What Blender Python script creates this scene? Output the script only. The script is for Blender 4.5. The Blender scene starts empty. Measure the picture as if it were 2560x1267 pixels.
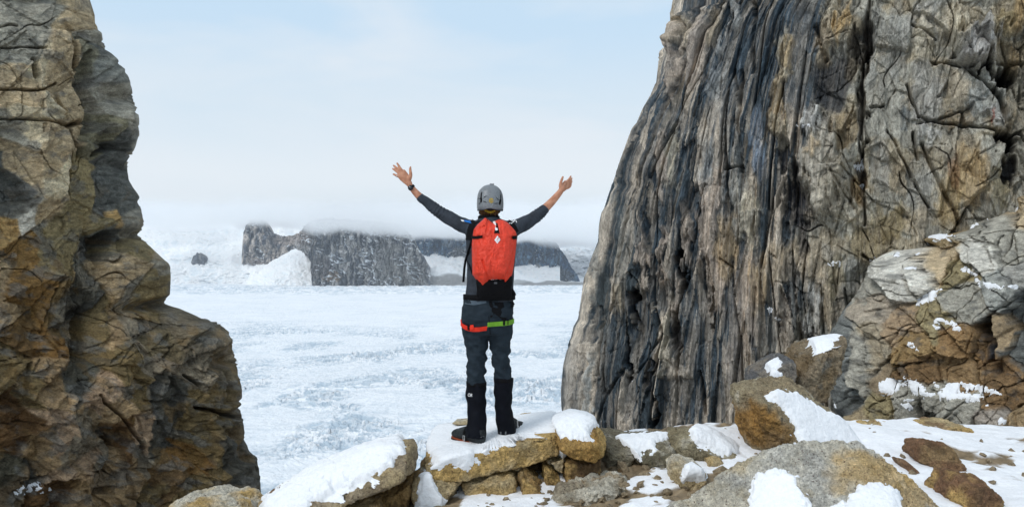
import bpy, bmesh, math, random
import numpy as np
from mathutils import Vector, Matrix
R = math.radians
# ------------------------------------------------------------------ camera, world, sun, exposure
SC = bpy.context.scene
COL = SC.collection
F = 1862.0                      # focal length in pixels of the 2560-wide frame
CX, CY = 1280.0, 633.5
def at(px, py, Y):
    return Vector(((px - CX) / F * Y, Y, (CY - py) / F * Y))
cam_d = bpy.data.cameras.new('camera')
cam_d.sensor_width = 36; cam_d.lens = 36 * F / 2560
cam_d.clip_start = 0.05; cam_d.clip_end = 60000
cam = bpy.data.objects.new('camera', cam_d); COL.objects.link(cam)
cam.rotation_euler = (R(90), 0, 0)
SC.camera = cam
SC.view_settings.view_transform = 'Standard'; SC.view_settings.look = 'None'
SC.view_settings.exposure = 0.0; SC.view_settings.gamma = 1.0
SUN_EL, SUN_AZ = 46.0, 228.0    # azimuth clockwise from +Y: behind the camera, to the left
W = bpy.data.worlds.new('World'); SC.world = W; W.use_nodes = True
nt = W.node_tree; N = nt.nodes; L = nt.links
bg = N['Background']; bg.inputs['Strength'].default_value = 0.1
sky = N.new('ShaderNodeTexSky'); sky.sky_type = 'NISHITA'; sky.sun_disc = False
sky.sun_elevation = R(SUN_EL); sky.sun_rotation = R(SUN_AZ); sky.air_density = 1.0; sky.dust_density = 1.5
tc = N.new('ShaderNodeTexCoord'); sep = N.new('ShaderNodeSeparateXYZ'); L.new(tc.outputs['Generated'], sep.inputs[0])
cr = N.new('ShaderNodeValToRGB'); cr.color_ramp.interpolation = 'EASE'
for i, (p, c) in enumerate([(0.0, (6.6, 7.3, 8.1)), (0.05, (7.4, 8.2, 8.9)), (0.10, (8.1, 8.8, 9.4)), (0.18, (7.1, 8.3, 9.3)), (0.30, (6.0, 7.8, 9.5)), (0.6, (5.6, 6.9, 8.3)), (1.0, (5.6, 6.7, 7.8))]):
    e = cr.color_ramp.elements[i] if i < 2 else cr.color_ramp.elements.new(p)
    e.position = p; e.color = (*[v / 10 for v in c], 1)
L.new(sep.outputs['Z'], cr.inputs[0])
# thin cloud: soft streaky noise over direction
mp = N.new('ShaderNodeMapping'); mp.inputs['Scale'].default_value = (2.0, 2.0, 7); L.new(tc.outputs['Generated'], mp.inputs[0])
no = N.new('ShaderNodeTexNoise'); no.inputs['Scale'].default_value = 1.5; no.inputs['Detail'].default_value = 5; no.inputs['Roughness'].default_value = 0.5
no.inputs['Distortion'].default_value = 0.3
L.new(mp.outputs[0], no.inputs['Vector'])
mr = N.new('ShaderNodeMapRange'); mr.inputs[1].default_value = 0.42; mr.inputs[2].default_value = 0.72; mr.inputs[3].default_value = 0.0; mr.inputs[4].default_value = 0.85
L.new(no.outputs['Fac'], mr.inputs[0])
mc = N.new('ShaderNodeMix'); mc.data_type = 'RGBA'; L.new(mr.outputs[0], mc.inputs[0]); L.new(cr.outputs[0], mc.inputs[6]); mc.inputs[7].default_value = (.84, .89, .94, 1)
vm = N.new('ShaderNodeVectorMath'); vm.operation = 'SCALE'; vm.inputs['Scale'].default_value = 10.0; L.new(mc.outputs[2], vm.inputs[0])
mx = N.new('ShaderNodeMix'); mx.data_type = 'RGBA'; mx.inputs[0].default_value = 0.94
L.new(sky.outputs[0], mx.inputs[6]); L.new(vm.outputs[0], mx.inputs[7]); L.new(mx.outputs[2], bg.inputs['Color'])
sd_ = bpy.data.lights.new('sun', 'SUN'); sd_.energy = 1.6; sd_.angle = R(20); sd_.color = (1.0, 0.98, 0.95)
sun = bpy.data.objects.new('sun', sd_); COL.objects.link(sun)
_sv = Vector((math.sin(R(SUN_AZ)) * math.cos(R(SUN_EL)), math.cos(R(SUN_AZ)) * math.cos(R(SUN_EL)), math.sin(R(SUN_EL))))
sun.rotation_euler = _sv.to_track_quat('Z', 'Y').to_euler()
cy = SC.cycles
cy.use_denoising = True
try: cy.denoiser = 'OPENIMAGEDENOISE'
except Exception: pass
cy.max_bounces = 12; cy.diffuse_bounces = 3; cy.glossy_bounces = 2; cy.transmission_bounces = 2; cy.volume_bounces = 12
cy.transparent_max_bounces = 8; cy.caustics_reflective = False; cy.caustics_refractive = False
cy.use_adaptive_sampling = True; cy.adaptive_threshold = 0.015
# ------------------------------------------------------------------ numpy noise
_rs = np.random.RandomState(7)
PERM = _rs.permutation(256); PERM = np.concatenate([PERM, PERM, PERM]).astype(np.int32)
_a = _rs.rand(256) * 2 * math.pi
G2 = np.stack([np.cos(_a), np.sin(_a)], 1).astype(np.float32)
_g = _rs.randn(256, 3); G3 = (_g / np.linalg.norm(_g, axis=1)[:, None]).astype(np.float32)
RT = _rs.rand(256, 6).astype(np.float32)
def fade(t): return t * t * t * (t * (t * 6 - 15) + 10)
def sstep(a, b, x):
    t = np.clip((x - a) / (b - a), 0, 1); return t * t * (3 - 2 * t)
def per2(x, y, s=0):
    x = np.asarray(x, np.float32) + s * 17.31 + 500; y = np.asarray(y, np.float32) + s * 7.77 + 500
    xi = np.floor(x).astype(np.int32); yi = np.floor(y).astype(np.int32)
    xf = x - xi; yf = y - yi; xi &= 255; yi &= 255
    u = fade(xf); v = fade(yf)
    def g(a, b, fx, fy):
        k = PERM[PERM[xi + a] + ((yi + b) & 255)]; return G2[k, 0] * fx + G2[k, 1] * fy
    n0 = g(0, 0, xf, yf) * (1 - u) + g(1, 0, xf - 1, yf) * u
    n1 = g(0, 1, xf, yf - 1) * (1 - u) + g(1, 1, xf - 1, yf - 1) * u
    return (n0 * (1 - v) + n1 * v) * 1.5
def per3(x, y, z, s=0):
    x = np.asarray(x, np.float32) + s * 17.31 + 500; y = np.asarray(y, np.float32) + 500 + s * 3.3; z = np.asarray(z, np.float32) + 500 + s * 9.1
    xi = np.floor(x).astype(np.int32); yi = np.floor(y).astype(np.int32); zi = np.floor(z).astype(np.int32)
    xf = x - xi; yf = y - yi; zf = z - zi; xi &= 255; yi &= 255; zi &= 255
    u = fade(xf); v = fade(yf); w = fade(zf)
    def g(a, b, c):
        k = PERM[PERM[PERM[xi + a] + ((yi + b) & 255)] + ((zi + c) & 255)]
        return G3[k, 0] * (xf - a) + G3[k, 1] * (yf - b) + G3[k, 2] * (zf - c)
    def l(a, b, t): return a * (1 - t) + b * t
    return l(l(l(g(0, 0, 0), g(1, 0, 0), u), l(g(0, 1, 0), g(1, 1, 0), u), v), l(l(g(0, 0, 1), g(1, 0, 1), u), l(g(0, 1, 1), g(1, 1, 1), u), v), w) * 1.5
def fbm2(x, y, o=4, s=0, g=.5, l=2.03):
    t = 0; a = 1.0; n = 0
    for i in range(o):
        t = t + a * per2(x, y, s + i); n += a; a *= g; x = x * l; y = y * l
    return t / n * 1.4
def rid2(x, y, o=4, s=0, g=.5, l=2.1):      # ridged, 0..1, ridges high
    t = 0; a = 1.0; n = 0
    for i in range(o):
        t = t + a * (1 - np.abs(per2(x, y, s + i)) * 1.7); n += a; a *= g; x = x * l; y = y * l
    return t / n
def fbm3(x, y, z, o=4, s=0, g=.5, l=2.03):
    t = 0; a = 1.0; n = 0
    for i in range(o):
        t = t + a * per3(x, y, z, s + i); n += a; a *= g; x = x * l; y = y * l; z = z * l
    return t / n * 1.4
def cells2(x, y, s=0):
    """jittered cells: f1, f2, six random numbers, dx, dy to the cell centre"""
    x = np.asarray(x, np.float32) + 300 + s * 13.7; y = np.asarray(y, np.float32) + 300 + s * 5.9
    xi = np.floor(x).astype(np.int32); yi = np.floor(y).astype(np.int32)
    f1 = np.full(x.shape, 9.0, np.float32); f2 = f1.copy(); kk = np.zeros(x.shape, np.int32); dx = np.zeros_like(f1); dy = np.zeros_like(f1)
    for a in (-1, 0, 1):
        for b in (-1, 0, 1):
            k = PERM[PERM[(xi + a + s * 3) & 255] + ((yi + b) & 255)]
            ex = x - (xi + a + RT[k, 0]); ey = y - (yi + b + RT[k, 1]); d = ex * ex + ey * ey
            m = d < f1
            f2 = np.where(m, f1, np.minimum(f2, d)); f1 = np.where(m, d, f1)
            kk = np.where(m, k, kk); dx = np.where(m, ex, dx); dy = np.where(m, ey, dy)
    k2 = PERM[kk + 31]
    return np.sqrt(f1), np.sqrt(f2), RT[k2], dx, dy
def plates(x, y, s=0, jump=1.0, slope=1.0, crack=1.0, cw=.06):
    f1, f2, r, dx, dy = cells2(x, y, s)
    h = jump * (r[..., 2] - .5) + slope * (dx * (r[..., 3] - .5) + dy * (r[..., 4] - .5)) * 2
    md = sstep(-.15, .35, per2(x * .35, y * .35, s + 40))
    return h - crack * (1 - sstep(0, cw, f2 - f1)) * md, r[..., 5]
# ------------------------------------------------------------------ objects
def tag(o, label=None, cat=None, group=None, kind=None):
    if label: o['label'] = label
    if cat: o['category'] = cat
    if group: o['group'] = group
    if kind: o['kind'] = kind
    return o
def mesh_np(name, V, Fq, mat=None, parent=None, col=None, smooth=True):
    V = np.ascontiguousarray(V, np.float32).reshape(-1, 3); Fq = np.ascontiguousarray(Fq, np.int32)
    me = bpy.data.meshes.new(name); k = Fq.shape[1]
    me.vertices.add(len(V)); me.vertices.foreach_set('co', V.ravel())
    me.loops.add(Fq.size); me.loops.foreach_set('vertex_index', Fq.ravel())
    me.polygons.add(len(Fq)); me.polygons.foreach_set('loop_start', np.arange(len(Fq), dtype=np.int32) * k)
    me.polygons.foreach_set('use_smooth', np.full(len(Fq), smooth))
    me.update(calc_edges=True)
    if col is not None:
        a = me.color_attributes.new('tint', 'FLOAT_COLOR', 'POINT')
        c = np.ones((len(V), 4), np.float32); c[:, :3] = np.asarray(col).reshape(-1, 3); a.data.foreach_set('color', c.ravel())
    o = bpy.data.objects.new(name, me); COL.objects.link(o)
    if mat: me.materials.append(mat)
    if parent: o.parent = parent
    return o
def grid_faces(nr, nc):
    i = np.arange(nr - 1)[:, None] * nc + np.arange(nc - 1)[None, :]
    return np.stack([i, i + 1, i + nc + 1, i + nc], -1).reshape(-1, 4)
# ------------------------------------------------------------------ materials
def newmat(name, rough=.9, spec=.3):
    m = bpy.data.materials.new(name); m.use_nodes = True
    b = m.node_tree.nodes['Principled BSDF']; b.inputs['Roughness'].default_value = rough
    b.inputs['Specular IOR Level'].default_value = spec
    return m, m.node_tree.nodes, m.node_tree.links, b
def tinted(name, scales, amp=.35, bumps=(), rough=.9, spec=.25, speck=None, stretch=(1, 1, 1)):
    """albedo from the mesh's own tint attribute times grain of several sizes, plus bump"""
    m, N, L, b = newmat(name, rough, spec)
    at_ = N.new('ShaderNodeAttribute'); at_.attribute_name = 'tint'
    tc = N.new('ShaderNodeTexCoord'); mp = N.new('ShaderNodeMapping'); mp.inputs['Scale'].default_value = stretch
    L.new(tc.outputs['Object'], mp.inputs[0])
    cur = at_.outputs['Color']
    for sc_, am in scales:
        n = N.new('ShaderNodeTexNoise'); n.inputs['Scale'].default_value = sc_; n.inputs['Detail'].default_value = 6; n.inputs['Roughness'].default_value = .65
        L.new(mp.outputs[0], n.inputs['Vector'])
        r = N.new('ShaderNodeMapRange'); r.inputs[1].default_value = .3; r.inputs[2].default_value = .7
        r.inputs[3].default_value = 1 - am; r.inputs[4].default_value = 1 + am; L.new(n.outputs['Fac'], r.inputs[0])
        v = N.new('ShaderNodeVectorMath'); v.operation = 'SCALE'; L.new(cur, v.inputs[0]); L.new(r.outputs[0], v.inputs['Scale']); cur = v.outputs[0]
    if speck:
        sc_, th, colr = speck
        n = N.new('ShaderNodeTexNoise'); n.inputs['Scale'].default_value = sc_; n.inputs['Detail'].default_value = 2
        L.new(mp.outputs[0], n.inputs['Vector'])
        r = N.new('ShaderNodeMapRange'); r.inputs[1].default_value = th; r.inputs[2].default_value = th + .06; L.new(n.outputs['Fac'], r.inputs[0])
        x = N.new('ShaderNodeMix'); x.data_type = 'RGBA'; L.new(r.outputs[0], x.inputs[0]); L.new(cur, x.inputs[6]); x.inputs[7].default_value = (*colr, 1); cur = x.outputs[2]
    L.new(cur, b.inputs['Base Color'])
    nrm = None
    for sc_, dist, st in bumps:
        n = N.new('ShaderNodeTexNoise'); n.inputs['Scale'].default_value = sc_; n.inputs['Detail'].default_value = 5; n.inputs['Roughness'].default_value = .6
        L.new(mp.outputs[0], n.inputs['Vector'])
        u = N.new('ShaderNodeBump'); u.inputs['Distance'].default_value = dist; u.inputs['Strength'].default_value = st
        L.new(n.outputs['Fac'], u.inputs['Height'])
        if nrm: L.new(nrm, u.inputs['Normal'])
        nrm = u.outputs[0]
    if nrm: L.new(nrm, b.inputs['Normal'])
    return m
M_CLIFF = tinted('cliff_rock', [(4, .2), (17, .35), (60, .4)], bumps=[(7, .05, .6), (24, .03, .8), (70, .012, .9)], stretch=(1, 1, 1.6))
M_PILLAR = tinted('streaked_rock', [(3, .2), (12, .35), (40, .45)], bumps=[(6, .06, .6), (22, .035, .8), (55, .015, .9)], stretch=(1.5, 1.5, .4))
M_GRAN = tinted('granite', [(6, .3), (38, .4), (110, .35)], bumps=[(12, .05, .7), (40, .03, .9), (100, .012, 1)], speck=(90, .64, (.09, .04, .028)))
M_FAR = tinted('far_rock', [(.05, .25), (.2, .5)], bumps=[(.12, 3, .8), (.35, 1, .8)], stretch=(1.4, 1.4, .45))
M_SNOW = tinted('snow', [(2.5, .03), (45, .06)], bumps=[(7, .05, .5), (30, .02, .6), (90, .006, .6)], rough=.7, spec=.15)
M_ICE = tinted('glacier_ice', [(.02, .03), (.35, .06)], bumps=[(.12, 4, .8), (.5, 1.2, .8)], rough=.7, spec=.2)
# linear albedo of the rock kinds; DD also paints shade into hollows
T = (.33, .27, .185); G = (.24, .235, .21); D = (.085, .092, .092); O = (.21, .135, .055); LT = (.45, .40, .30); B = (.13, .085, .045)
OL = (.20, .17, .10); PK = (.40, .33, .265); SL = (.055, .078, .098); WG = (.40, .395, .37); TO = (.34, .235, .11); DD = (.035, .038, .045)
# ------------------------------------------------------------------ cliffs
def wall(name, sil, left, Opt, Rpt, n1, n2, nz, relief, lean=0.0, rr=.8, turn=28, back=9.0, mat=None, smooth_rows=True):
    """a rock face: its plan runs from Opt to the rim Rpt, turns round the rim and goes back; sil gives where its edge stands"""
    O2 = np.array([(Opt[0] - CX) / F * Opt[1], Opt[1]]); R2 = np.array([(Rpt[0] - CX) / F * Rpt[1], Rpt[1]])
    d0 = (R2 - O2) / np.linalg.norm(R2 - O2); sg = 1 if left else -1
    ray = R2 / np.linalg.norm(R2); a0 = math.atan2(d0[1], d0[0]); a1 = math.atan2(ray[1], ray[0]) + sg * R(turn)
    if not left and a1 > a0: a1 -= 0
    n3 = 26
    tf = np.linspace(0, 1, n1); tf = tf ** .8
    P = [O2[None] + (R2 - O2)[None] * tf[:, None]]; ang = [np.full(n1, a0)]
    th = np.linspace(0, 1, n2 + 1)[1:]; aa = a0 + (a1 - a0) * th; ds = rr * abs(a1 - a0) / n2
    arc = R2[None] + np.cumsum(np.stack([np.cos(aa), np.sin(aa)], 1) * ds, 0); P.append(arc); ang.append(aa)
    st = (np.linspace(0, 1, n3 + 1)[1:] ** 2) * back
    P.append(arc[-1][None] + st[:, None] * np.array([math.cos(a1), math.sin(a1)])[None]); ang.append(np.full(n3, a1))
    P = np.concatenate(P); ang = np.concatenate(ang)
    Nn = np.stack([np.sin(ang), -np.cos(ang)], 1) * sg       # outward
    arcL = np.concatenate([[0], np.cumsum(np.linalg.norm(np.diff(P, axis=0), axis=1))])
    Yr = Rpt[1]
    py = np.concatenate([np.linspace(-520, -25, 24)[:-1], np.linspace(-25, 1290, nz), np.linspace(1290, 1800, 20)[1:]])
    z = (CY - py) / F * Yr
    sx = np.interp(py, [s[0] for s in sil], [s[1] for s in sil])
    kk_ = np.hanning(151); kk_ /= kk_.sum(); sxs = np.convolve(np.pad(sx, 75, 'edge'), kk_, 'valid')
    tgt = (sxs - CX) / F * Yr                                  # wanted edge at depth Yr
    X = P[None, :, 0] + (tgt - R2[0])[:, None]; Yv = np.repeat(P[None, :, 1], len(z), 0) + lean * (z[:, None] - z.min()) - lean * (0 - z.min()) * .5
    Z = np.repeat(z[:, None], len(P), 1)
    for _ in range(3):
        q = CX + X / np.maximum(Yv, .5) * F; e = q.max(1) if left else q.min(1)
        X = X + ((sxs - e) / F * Yr)[:, None]
    pxd = CX + X / Yv * F; pyd = CY - Z / Yv * F
    k0 = pxd.argmax(1) if left else pxd.argmin(1); rows_ = np.arange(len(z))
    beyond = np.arange(len(P))[None] > k0[:, None]
    pxd = np.where(beyond, pxd[rows_, k0][:, None] + sg * (arcL[None] - arcL[k0][:, None]) * F / Yr, pxd)
    pyd = np.where(beyond, pyd[rows_, k0][:, None], pyd)
    h, colr = relief(pxd.astype(np.float32), pyd.astype(np.float32), (pxd - sxs[:, None]) * (-sg))
    hz = blur(h, 2); nr_ = np.exp(-((pxd - sxs[:, None]) / 30.0) ** 2); h = h * (1 - nr_) + hz * nr_
    X = X + Nn[None, :, 0] * h; Yv = Yv + Nn[None, :, 1] * h
    for _ in range(3):
        q = CX + X / np.maximum(Yv, .5) * F
        e = q.max(1) if left else q.min(1)
        q0 = (sx - e) / F * Yr; ksm = np.hanning(501); ksm /= ksm.sum()
        qs = np.convolve(np.pad(q0, 250, 'edge'), ksm, 'valid'); k9 = np.hanning(15); k9 /= k9.sum(); q0 = np.convolve(np.pad(q0, 7, 'edge'), k9, 'valid')
        wgt = np.exp(-(np.maximum((pxd - sx[:, None]) * (-sg), 0) / 90.0) ** 1.3)
        X = X + qs[:, None] + (q0 - qs)[:, None] * wgt
    V = np.stack([X, Yv, Z], -1)
    fa = grid_faces(len(z), len(P))
    if left: pass
    else: fa = fa[:, ::-1]
    o = mesh_np(name, V, fa, mat, col=colr)
    return o, V, pxd, pyd
def seed_relief(px, py, seeds, wx=16, ws=1 / 70, blend=6, crack=.12, cw=7, sj=1.0):
    """hand-placed rock blocks: each point belongs to the nearest seed and lies on that seed's plane"""
    qx = px + wx * fbm2(px * ws, py * ws, 4, 3); qy = py + wx * fbm2(px * ws, py * ws, 4, 9)
    b1 = np.full(px.shape, 1e9, np.float32); b2 = b1.copy(); h = np.zeros(px.shape, np.float32); c = np.zeros(px.shape + (3,), np.float32)
    rr = random.Random(5)
    for s in seeds:
        sx, sy, off = s[0], s[1], s[2]; cc = s[3]; ax = s[4] if len(s) > 4 else 1.0
        tx = s[5] if len(s) > 5 else rr.uniform(-1, 1) * .09; ty = s[6] if len(s) > 6 else rr.uniform(-1, 1) * .07
        ex = qx - sx; ey = qy - sy; d = np.sqrt(ex * ex * ax + ey * ey / ax)
        m = d < b1
        b2 = np.where(m, b1, np.minimum(b2, d)); b1 = np.where(m, d, b1)
        h = np.where(m, off * sj + (tx * ex + ty * ey) / 100, h)
        c[m] = cc
    e = b2 - b1
    cr = (1 - sstep(0, 1, e / (cw * (.5 + .8 * np.clip(.5 + per2(px / 60, py / 60, 21), 0, 1)))))
    return h - crack * cr, c, e
def blur(a, r):
    for ax in (0, 1):
        for _ in range(2):
            k = 2 * r + 1; p = np.pad(a, [(r + 1, r) if i == ax else (0, 0) for i in range(a.ndim)], 'edge'); cs = np.cumsum(p, ax, dtype=np.float64)
            a = ((np.take(cs, range(k, cs.shape[ax]), ax) - np.take(cs, range(0, cs.shape[ax] - k), ax)) / k).astype(np.float32)
    return a
def lines_(a, b, w, s): return 1 - sstep(0, w, np.abs(fbm2(a, b, 2, s, .3)))
class Tin:
    """broken rock: a net of flat facets over (x, y); corners at random heights, some facets set back, some edges opened into cracks"""
    def __init__(t, x0, x1, y0, y1, sx, sy, seed, amp, step=.0, crack=.15, cw=2.0, cd=.1, rot=0.0, res=2.0, res_y=None, hfun=None, bend=0.0):
        t.x0, t.y0, t.rx, t.ry = x0, y0, res, res_y or res
        nx = int((x1 - x0) / t.rx) + 2; ny = int((y1 - y0) / t.ry) + 2
        r = np.random.RandomState(seed); cx, cy_ = (x0 + x1) / 2, (y0 + y1) / 2; half = max(x1 - x0, (y1 - y0)) * .75 if rot else 0
        ax0, ax1, ay0, ay1 = (cx - half, cx + half, cy_ - half, cy_ + half) if rot else (x0 - sx, x1 + sx, y0 - sy, y1 + sy)
        m = int((ax1 - ax0) / sx) + 2; n = int((ay1 - ay0) / sy) + 2
        gx, gy = np.meshgrid(np.arange(m) * sx + ax0, np.arange(n) * sy + ay0)
        gx = gx + (np.arange(n)[:, None] % 2) * sx * .5 + r.uniform(-.42, .42, gx.shape) * sx; gy = gy + r.uniform(-.42, .42, gy.shape) * sy
        c, s_ = math.cos(rot), math.sin(rot); PXv = cx + (gx - cx) * c - (gy - cy_) * s_; PYv = cy_ + (gx - cx) * s_ + (gy - cy_) * c
        H = r.uniform(-1, 1, gx.shape) * amp
        if hfun is not None: H = H + hfun(PXv.astype(np.float32), PYv.astype(np.float32))
        t.H = np.zeros((ny, nx), np.float32); t.C = np.full((ny, nx), .5, np.float32); t.K = np.zeros((ny, nx), np.float32); t.CX_ = np.zeros((ny, nx), np.float32); t.CY_ = np.zeros((ny, nx), np.float32)
        X, Y, Hh = PXv, PYv, H
        for j in range(n - 1):
            for i in range(m - 1):
                q = ((j, i), (j, i + 1), (j + 1, i + 1), (j + 1, i)) if r.rand() < .5 else ((j, i + 1), (j + 1, i + 1), (j + 1, i), (j, i))
                xs_ = [X[a] for a in q]; ys_ = [Y[a] for a in q]
                if max(xs_) < x0 or min(xs_) > x1 or max(ys_) < y0 or min(ys_) > y1: r.rand(4); continue
                for tri in ((0, 1, 2), (0, 2, 3)):
                    ax, ay, bx, by, cx2, cy2 = xs_[tri[0]], ys_[tri[0]], xs_[tri[1]], ys_[tri[1]], xs_[tri[2]], ys_[tri[2]]
                    rnd = r.rand(2)
                    u0 = max(int((min(ax, bx, cx2) - x0) / t.rx), 0); u1 = min(int((max(ax, bx, cx2) - x0) / t.rx) + 2, nx); v0 = max(int((min(ay, by, cy2) - y0) / t.ry), 0); v1 = min(int((max(ay, by, cy2) - y0) / t.ry) + 2, ny)
                    if u1 <= u0 or v1 <= v0: continue
                    gxx = x0 + np.arange(u0, u1)[None] * t.rx; gyy = y0 + np.arange(v0, v1)[:, None] * t.ry
                    det = (by - cy2) * (ax - cx2) + (cx2 - bx) * (ay - cy2)
                    if abs(det) < 1e-6: continue
                    l1 = ((by - cy2) * (gxx - cx2) + (cx2 - bx) * (gyy - cy2)) / det; l2 = ((cy2 - ay) * (gxx - cx2) + (ax - cx2) * (gyy - cy2)) / det; l3 = 1 - l1 - l2
                    ins = (l1 >= -.001) & (l2 >= -.001) & (l3 >= -.001)
                    hh = l1 * Hh[q[tri[0]]] + l2 * Hh[q[tri[1]]] + l3 * Hh[q[tri[2]]] + (step * (rnd[0] - .5) if step else 0)
                    sl = (slice(v0, v1), slice(u0, u1)); t.H[sl] = np.where(ins, hh, t.H[sl]); t.C[sl] = np.where(ins, rnd[1], t.C[sl])
                    t.CX_[sl] = np.where(ins, (ax + bx + cx2) / 3, t.CX_[sl]); t.CY_[sl] = np.where(ins, (ay + by + cy2) / 3, t.CY_[sl])
                if cd:
                    for a, b in ((0, 1), (1, 2), (0, 2)):
                        if r.rand() > crack: continue
                        ax, ay, bx, by = xs_[a], ys_[a], xs_[b], ys_[b]; w = cw * r.uniform(.5, 1.6); e = w * 2.5
                        u0 = max(int((min(ax, bx) - e - x0) / t.rx), 0); u1 = min(int((max(ax, bx) + e - x0) / t.rx) + 2, nx); v0 = max(int((min(ay, by) - e - y0) / t.ry), 0); v1 = min(int((max(ay, by) + e - y0) / t.ry) + 2, ny)
                        if u1 <= u0 or v1 <= v0: continue
                        gxx = x0 + np.arange(u0, u1)[None] * t.rx; gyy = y0 + np.arange(v0, v1)[:, None] * t.ry; vx, vy = bx - ax, by - ay
                        k = np.clip(((gxx - ax) * vx + (gyy - ay) * vy) / (vx * vx + vy * vy + 1e-9), 0, 1); dd = np.hypot(gxx - ax - k * vx, gyy - ay - k * vy)
                        sl = (slice(v0, v1), slice(u0, u1)); t.K[sl] = np.maximum(t.K[sl], np.exp(-(dd / w) ** 2) * cd * r.uniform(.4, 1))
    def __call__(t, x, y, img=None, near=False):
        img = t.H - t.K if img is None else img
        u = np.clip((x - t.x0) / t.rx, 0, img.shape[1] - 1.01); v = np.clip((y - t.y0) / t.ry, 0, img.shape[0] - 1.01)
        if near: return img[np.round(v).astype(int), np.round(u).astype(int)]
        i = u.astype(int); j = v.astype(int); fu = u - i; fv = v - j
        return (img[j, i] * (1 - fu) + img[j, i + 1] * fu) * (1 - fv) + (img[j + 1, i] * (1 - fu) + img[j + 1, i + 1] * fu) * fv
SIL_L = [(-520, 150), (-40, 235), (0, 245), (30, 262), (55, 262), (75, 285), (100, 305), (130, 320), (160, 330), (190, 332), (215, 338), (245, 348), (300, 348), (340, 338), (372, 320), (400, 318), (430, 322), (455, 335), (475, 348), (485, 348), (490, 342), (505, 352), (550, 360), (572, 352), (577, 342), (585, 347), (600, 362), (640, 400), (665, 425), (700, 427), (745, 425), (760, 415), (775, 410), (782, 438), (800, 480), (825, 530), (850, 568), (870, 582), (900, 580), (930, 590), (975, 598), (1000, 605), (1030, 605), (1045, 592), (1050, 588), (1055, 600), (1090, 608), (1120, 612), (1135, 608), (1160, 622), (1185, 640), (1220, 650), (1267, 652), (1800, 690)]
SEED_L = [(60, 30, 0, G), (130, 60, .03, G), (225, 40, .1, T), (180, 95, .05, T), (215, 10, .05, T), (290, 120, .08, D), (265, 90, .02, G), (60, 150, 0, G), (110, 185, .05, LT), (30, 200, 0, T), (155, 195, .03, T), (195, 135, .12, T),
 (60, 250, .05, T), (125, 275, .12, LT), (190, 255, .18, T), (245, 190, -.2, (.14, .14, .11), 3), (255, 290, -.16, (.15, .145, .105), 3), (300, 250, .1, G, 4), (325, 300, .14, G, 3), (290, 160, .05, (.16, .17, .165)),
 (30, 330, 0, G), (70, 300, .04, LT), (110, 390, .17, T), (150, 350, .16, T), (60, 410, .13, T), (20, 460, -.12, D), (45, 520, -.1, (.14, .14, .13)), (110, 480, .14, LT), (90, 550, .08, WG), (140, 520, .1, T),
 (215, 480, .05, OL, 2), (210, 560, .05, OL, 2), (290, 410, -.12, D), (290, 470, -.08, D), (330, 465, 0, D), (300, 545, .02, TO), (265, 560, .02, OL), (347, 545, .06, G), (335, 515, .02, D),
 (30, 580, .02, TO), (80, 640, 0, O), (150, 570, .02, G), (185, 620, .04, OL), (290, 602, -.5, D), (340, 640, .05, OL), (390, 690, .06, G), (400, 740, .04, OL), (350, 740, .02, G, 3), (325, 690, .08, T),
 (200, 690, .06, T), (155, 650, .03, OL), (120, 760, .02, O, 2), (90, 850, .03, (.17, .12, .06), 2), (20, 760, .08, T, 3), (15, 900, .05, OL, 2), (160, 880, .04, O), (180, 780, -.02, (.17, .13, .07), 3),
 (225, 720, -.22, (.12, .125, .115), 5), (245, 650, -.1, G, 5), (205, 760, -.16, (.15, .15, .135), 5), (240, 800, -.2, D, 4), (210, 850, -.1, G, 4), (280, 780, .06, OL, 3), (275, 880, .05, OL, 3), (320, 830, .08, T, 3), (330, 930, .07, OL, 3), (360, 800, .04, G, 5), (375, 880, .0, G, 5), (355, 960, .02, OL, 4),
 (430, 840, .05, (.16, .15, .11)), (480, 830, .08, (.17, .16, .13)), (520, 880, .1, G), (460, 900, .04, (.18, .17, .15)), (560, 920, .02, (.16, .15, .12), 3), (545, 870, .06, G, 3), (430, 1000, -.05, D, 2), (490, 960, .05, G), (500, 1010, .1, OL), (560, 1000, .02, (.17, .15, .1)), (590, 1020, 0, (.13, .12, .1)),
 (560, 1090, .05, (.16, .14, .09)), (500, 1090, .06, OL), (440, 1090, -.02, D), (470, 1150, .02, O), (600, 1090, -.02, D), (530, 1180, .04, OL), (600, 1170, 0, D), (570, 1240, .02, (.19, .17, .13), 3), (500, 1240, .03, OL), (430, 1190, .04, (.2, .15, .09), 2), (630, 1240, -.02, (.13, .13, .12)),
 (210, 950, .02, (.12, .13, .12)), (100, 960, .06, OL), (150, 930, .05, T), (60, 1010, -.03, B), (260, 985, .08, PK), (300, 1040, .1, T), (345, 1080, .08, PK), (240, 1040, .02, G), (200, 1020, .08, T), (150, 1080, .07, PK), (110, 1120, .04, T), (200, 1110, .05, G), (300, 1090, -.15, B), (260, 1130, .06, G), (320, 1150, .04, T), (370, 1150, 0, G, 3), (40, 1080, -.05, B), (25, 1160, 0, (.15, .16, .14)), (80, 1180, -.04, D), (200, 1180, .02, PK), (280, 1200, -.03, (.17, .15, .12)), (340, 1220, .01, T), (390, 1240, -.02, OL), (130, 1235, -.03, B), (220, 1240, 0, T), (40, 1240, -.02, (.14, .12, .09))]
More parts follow.
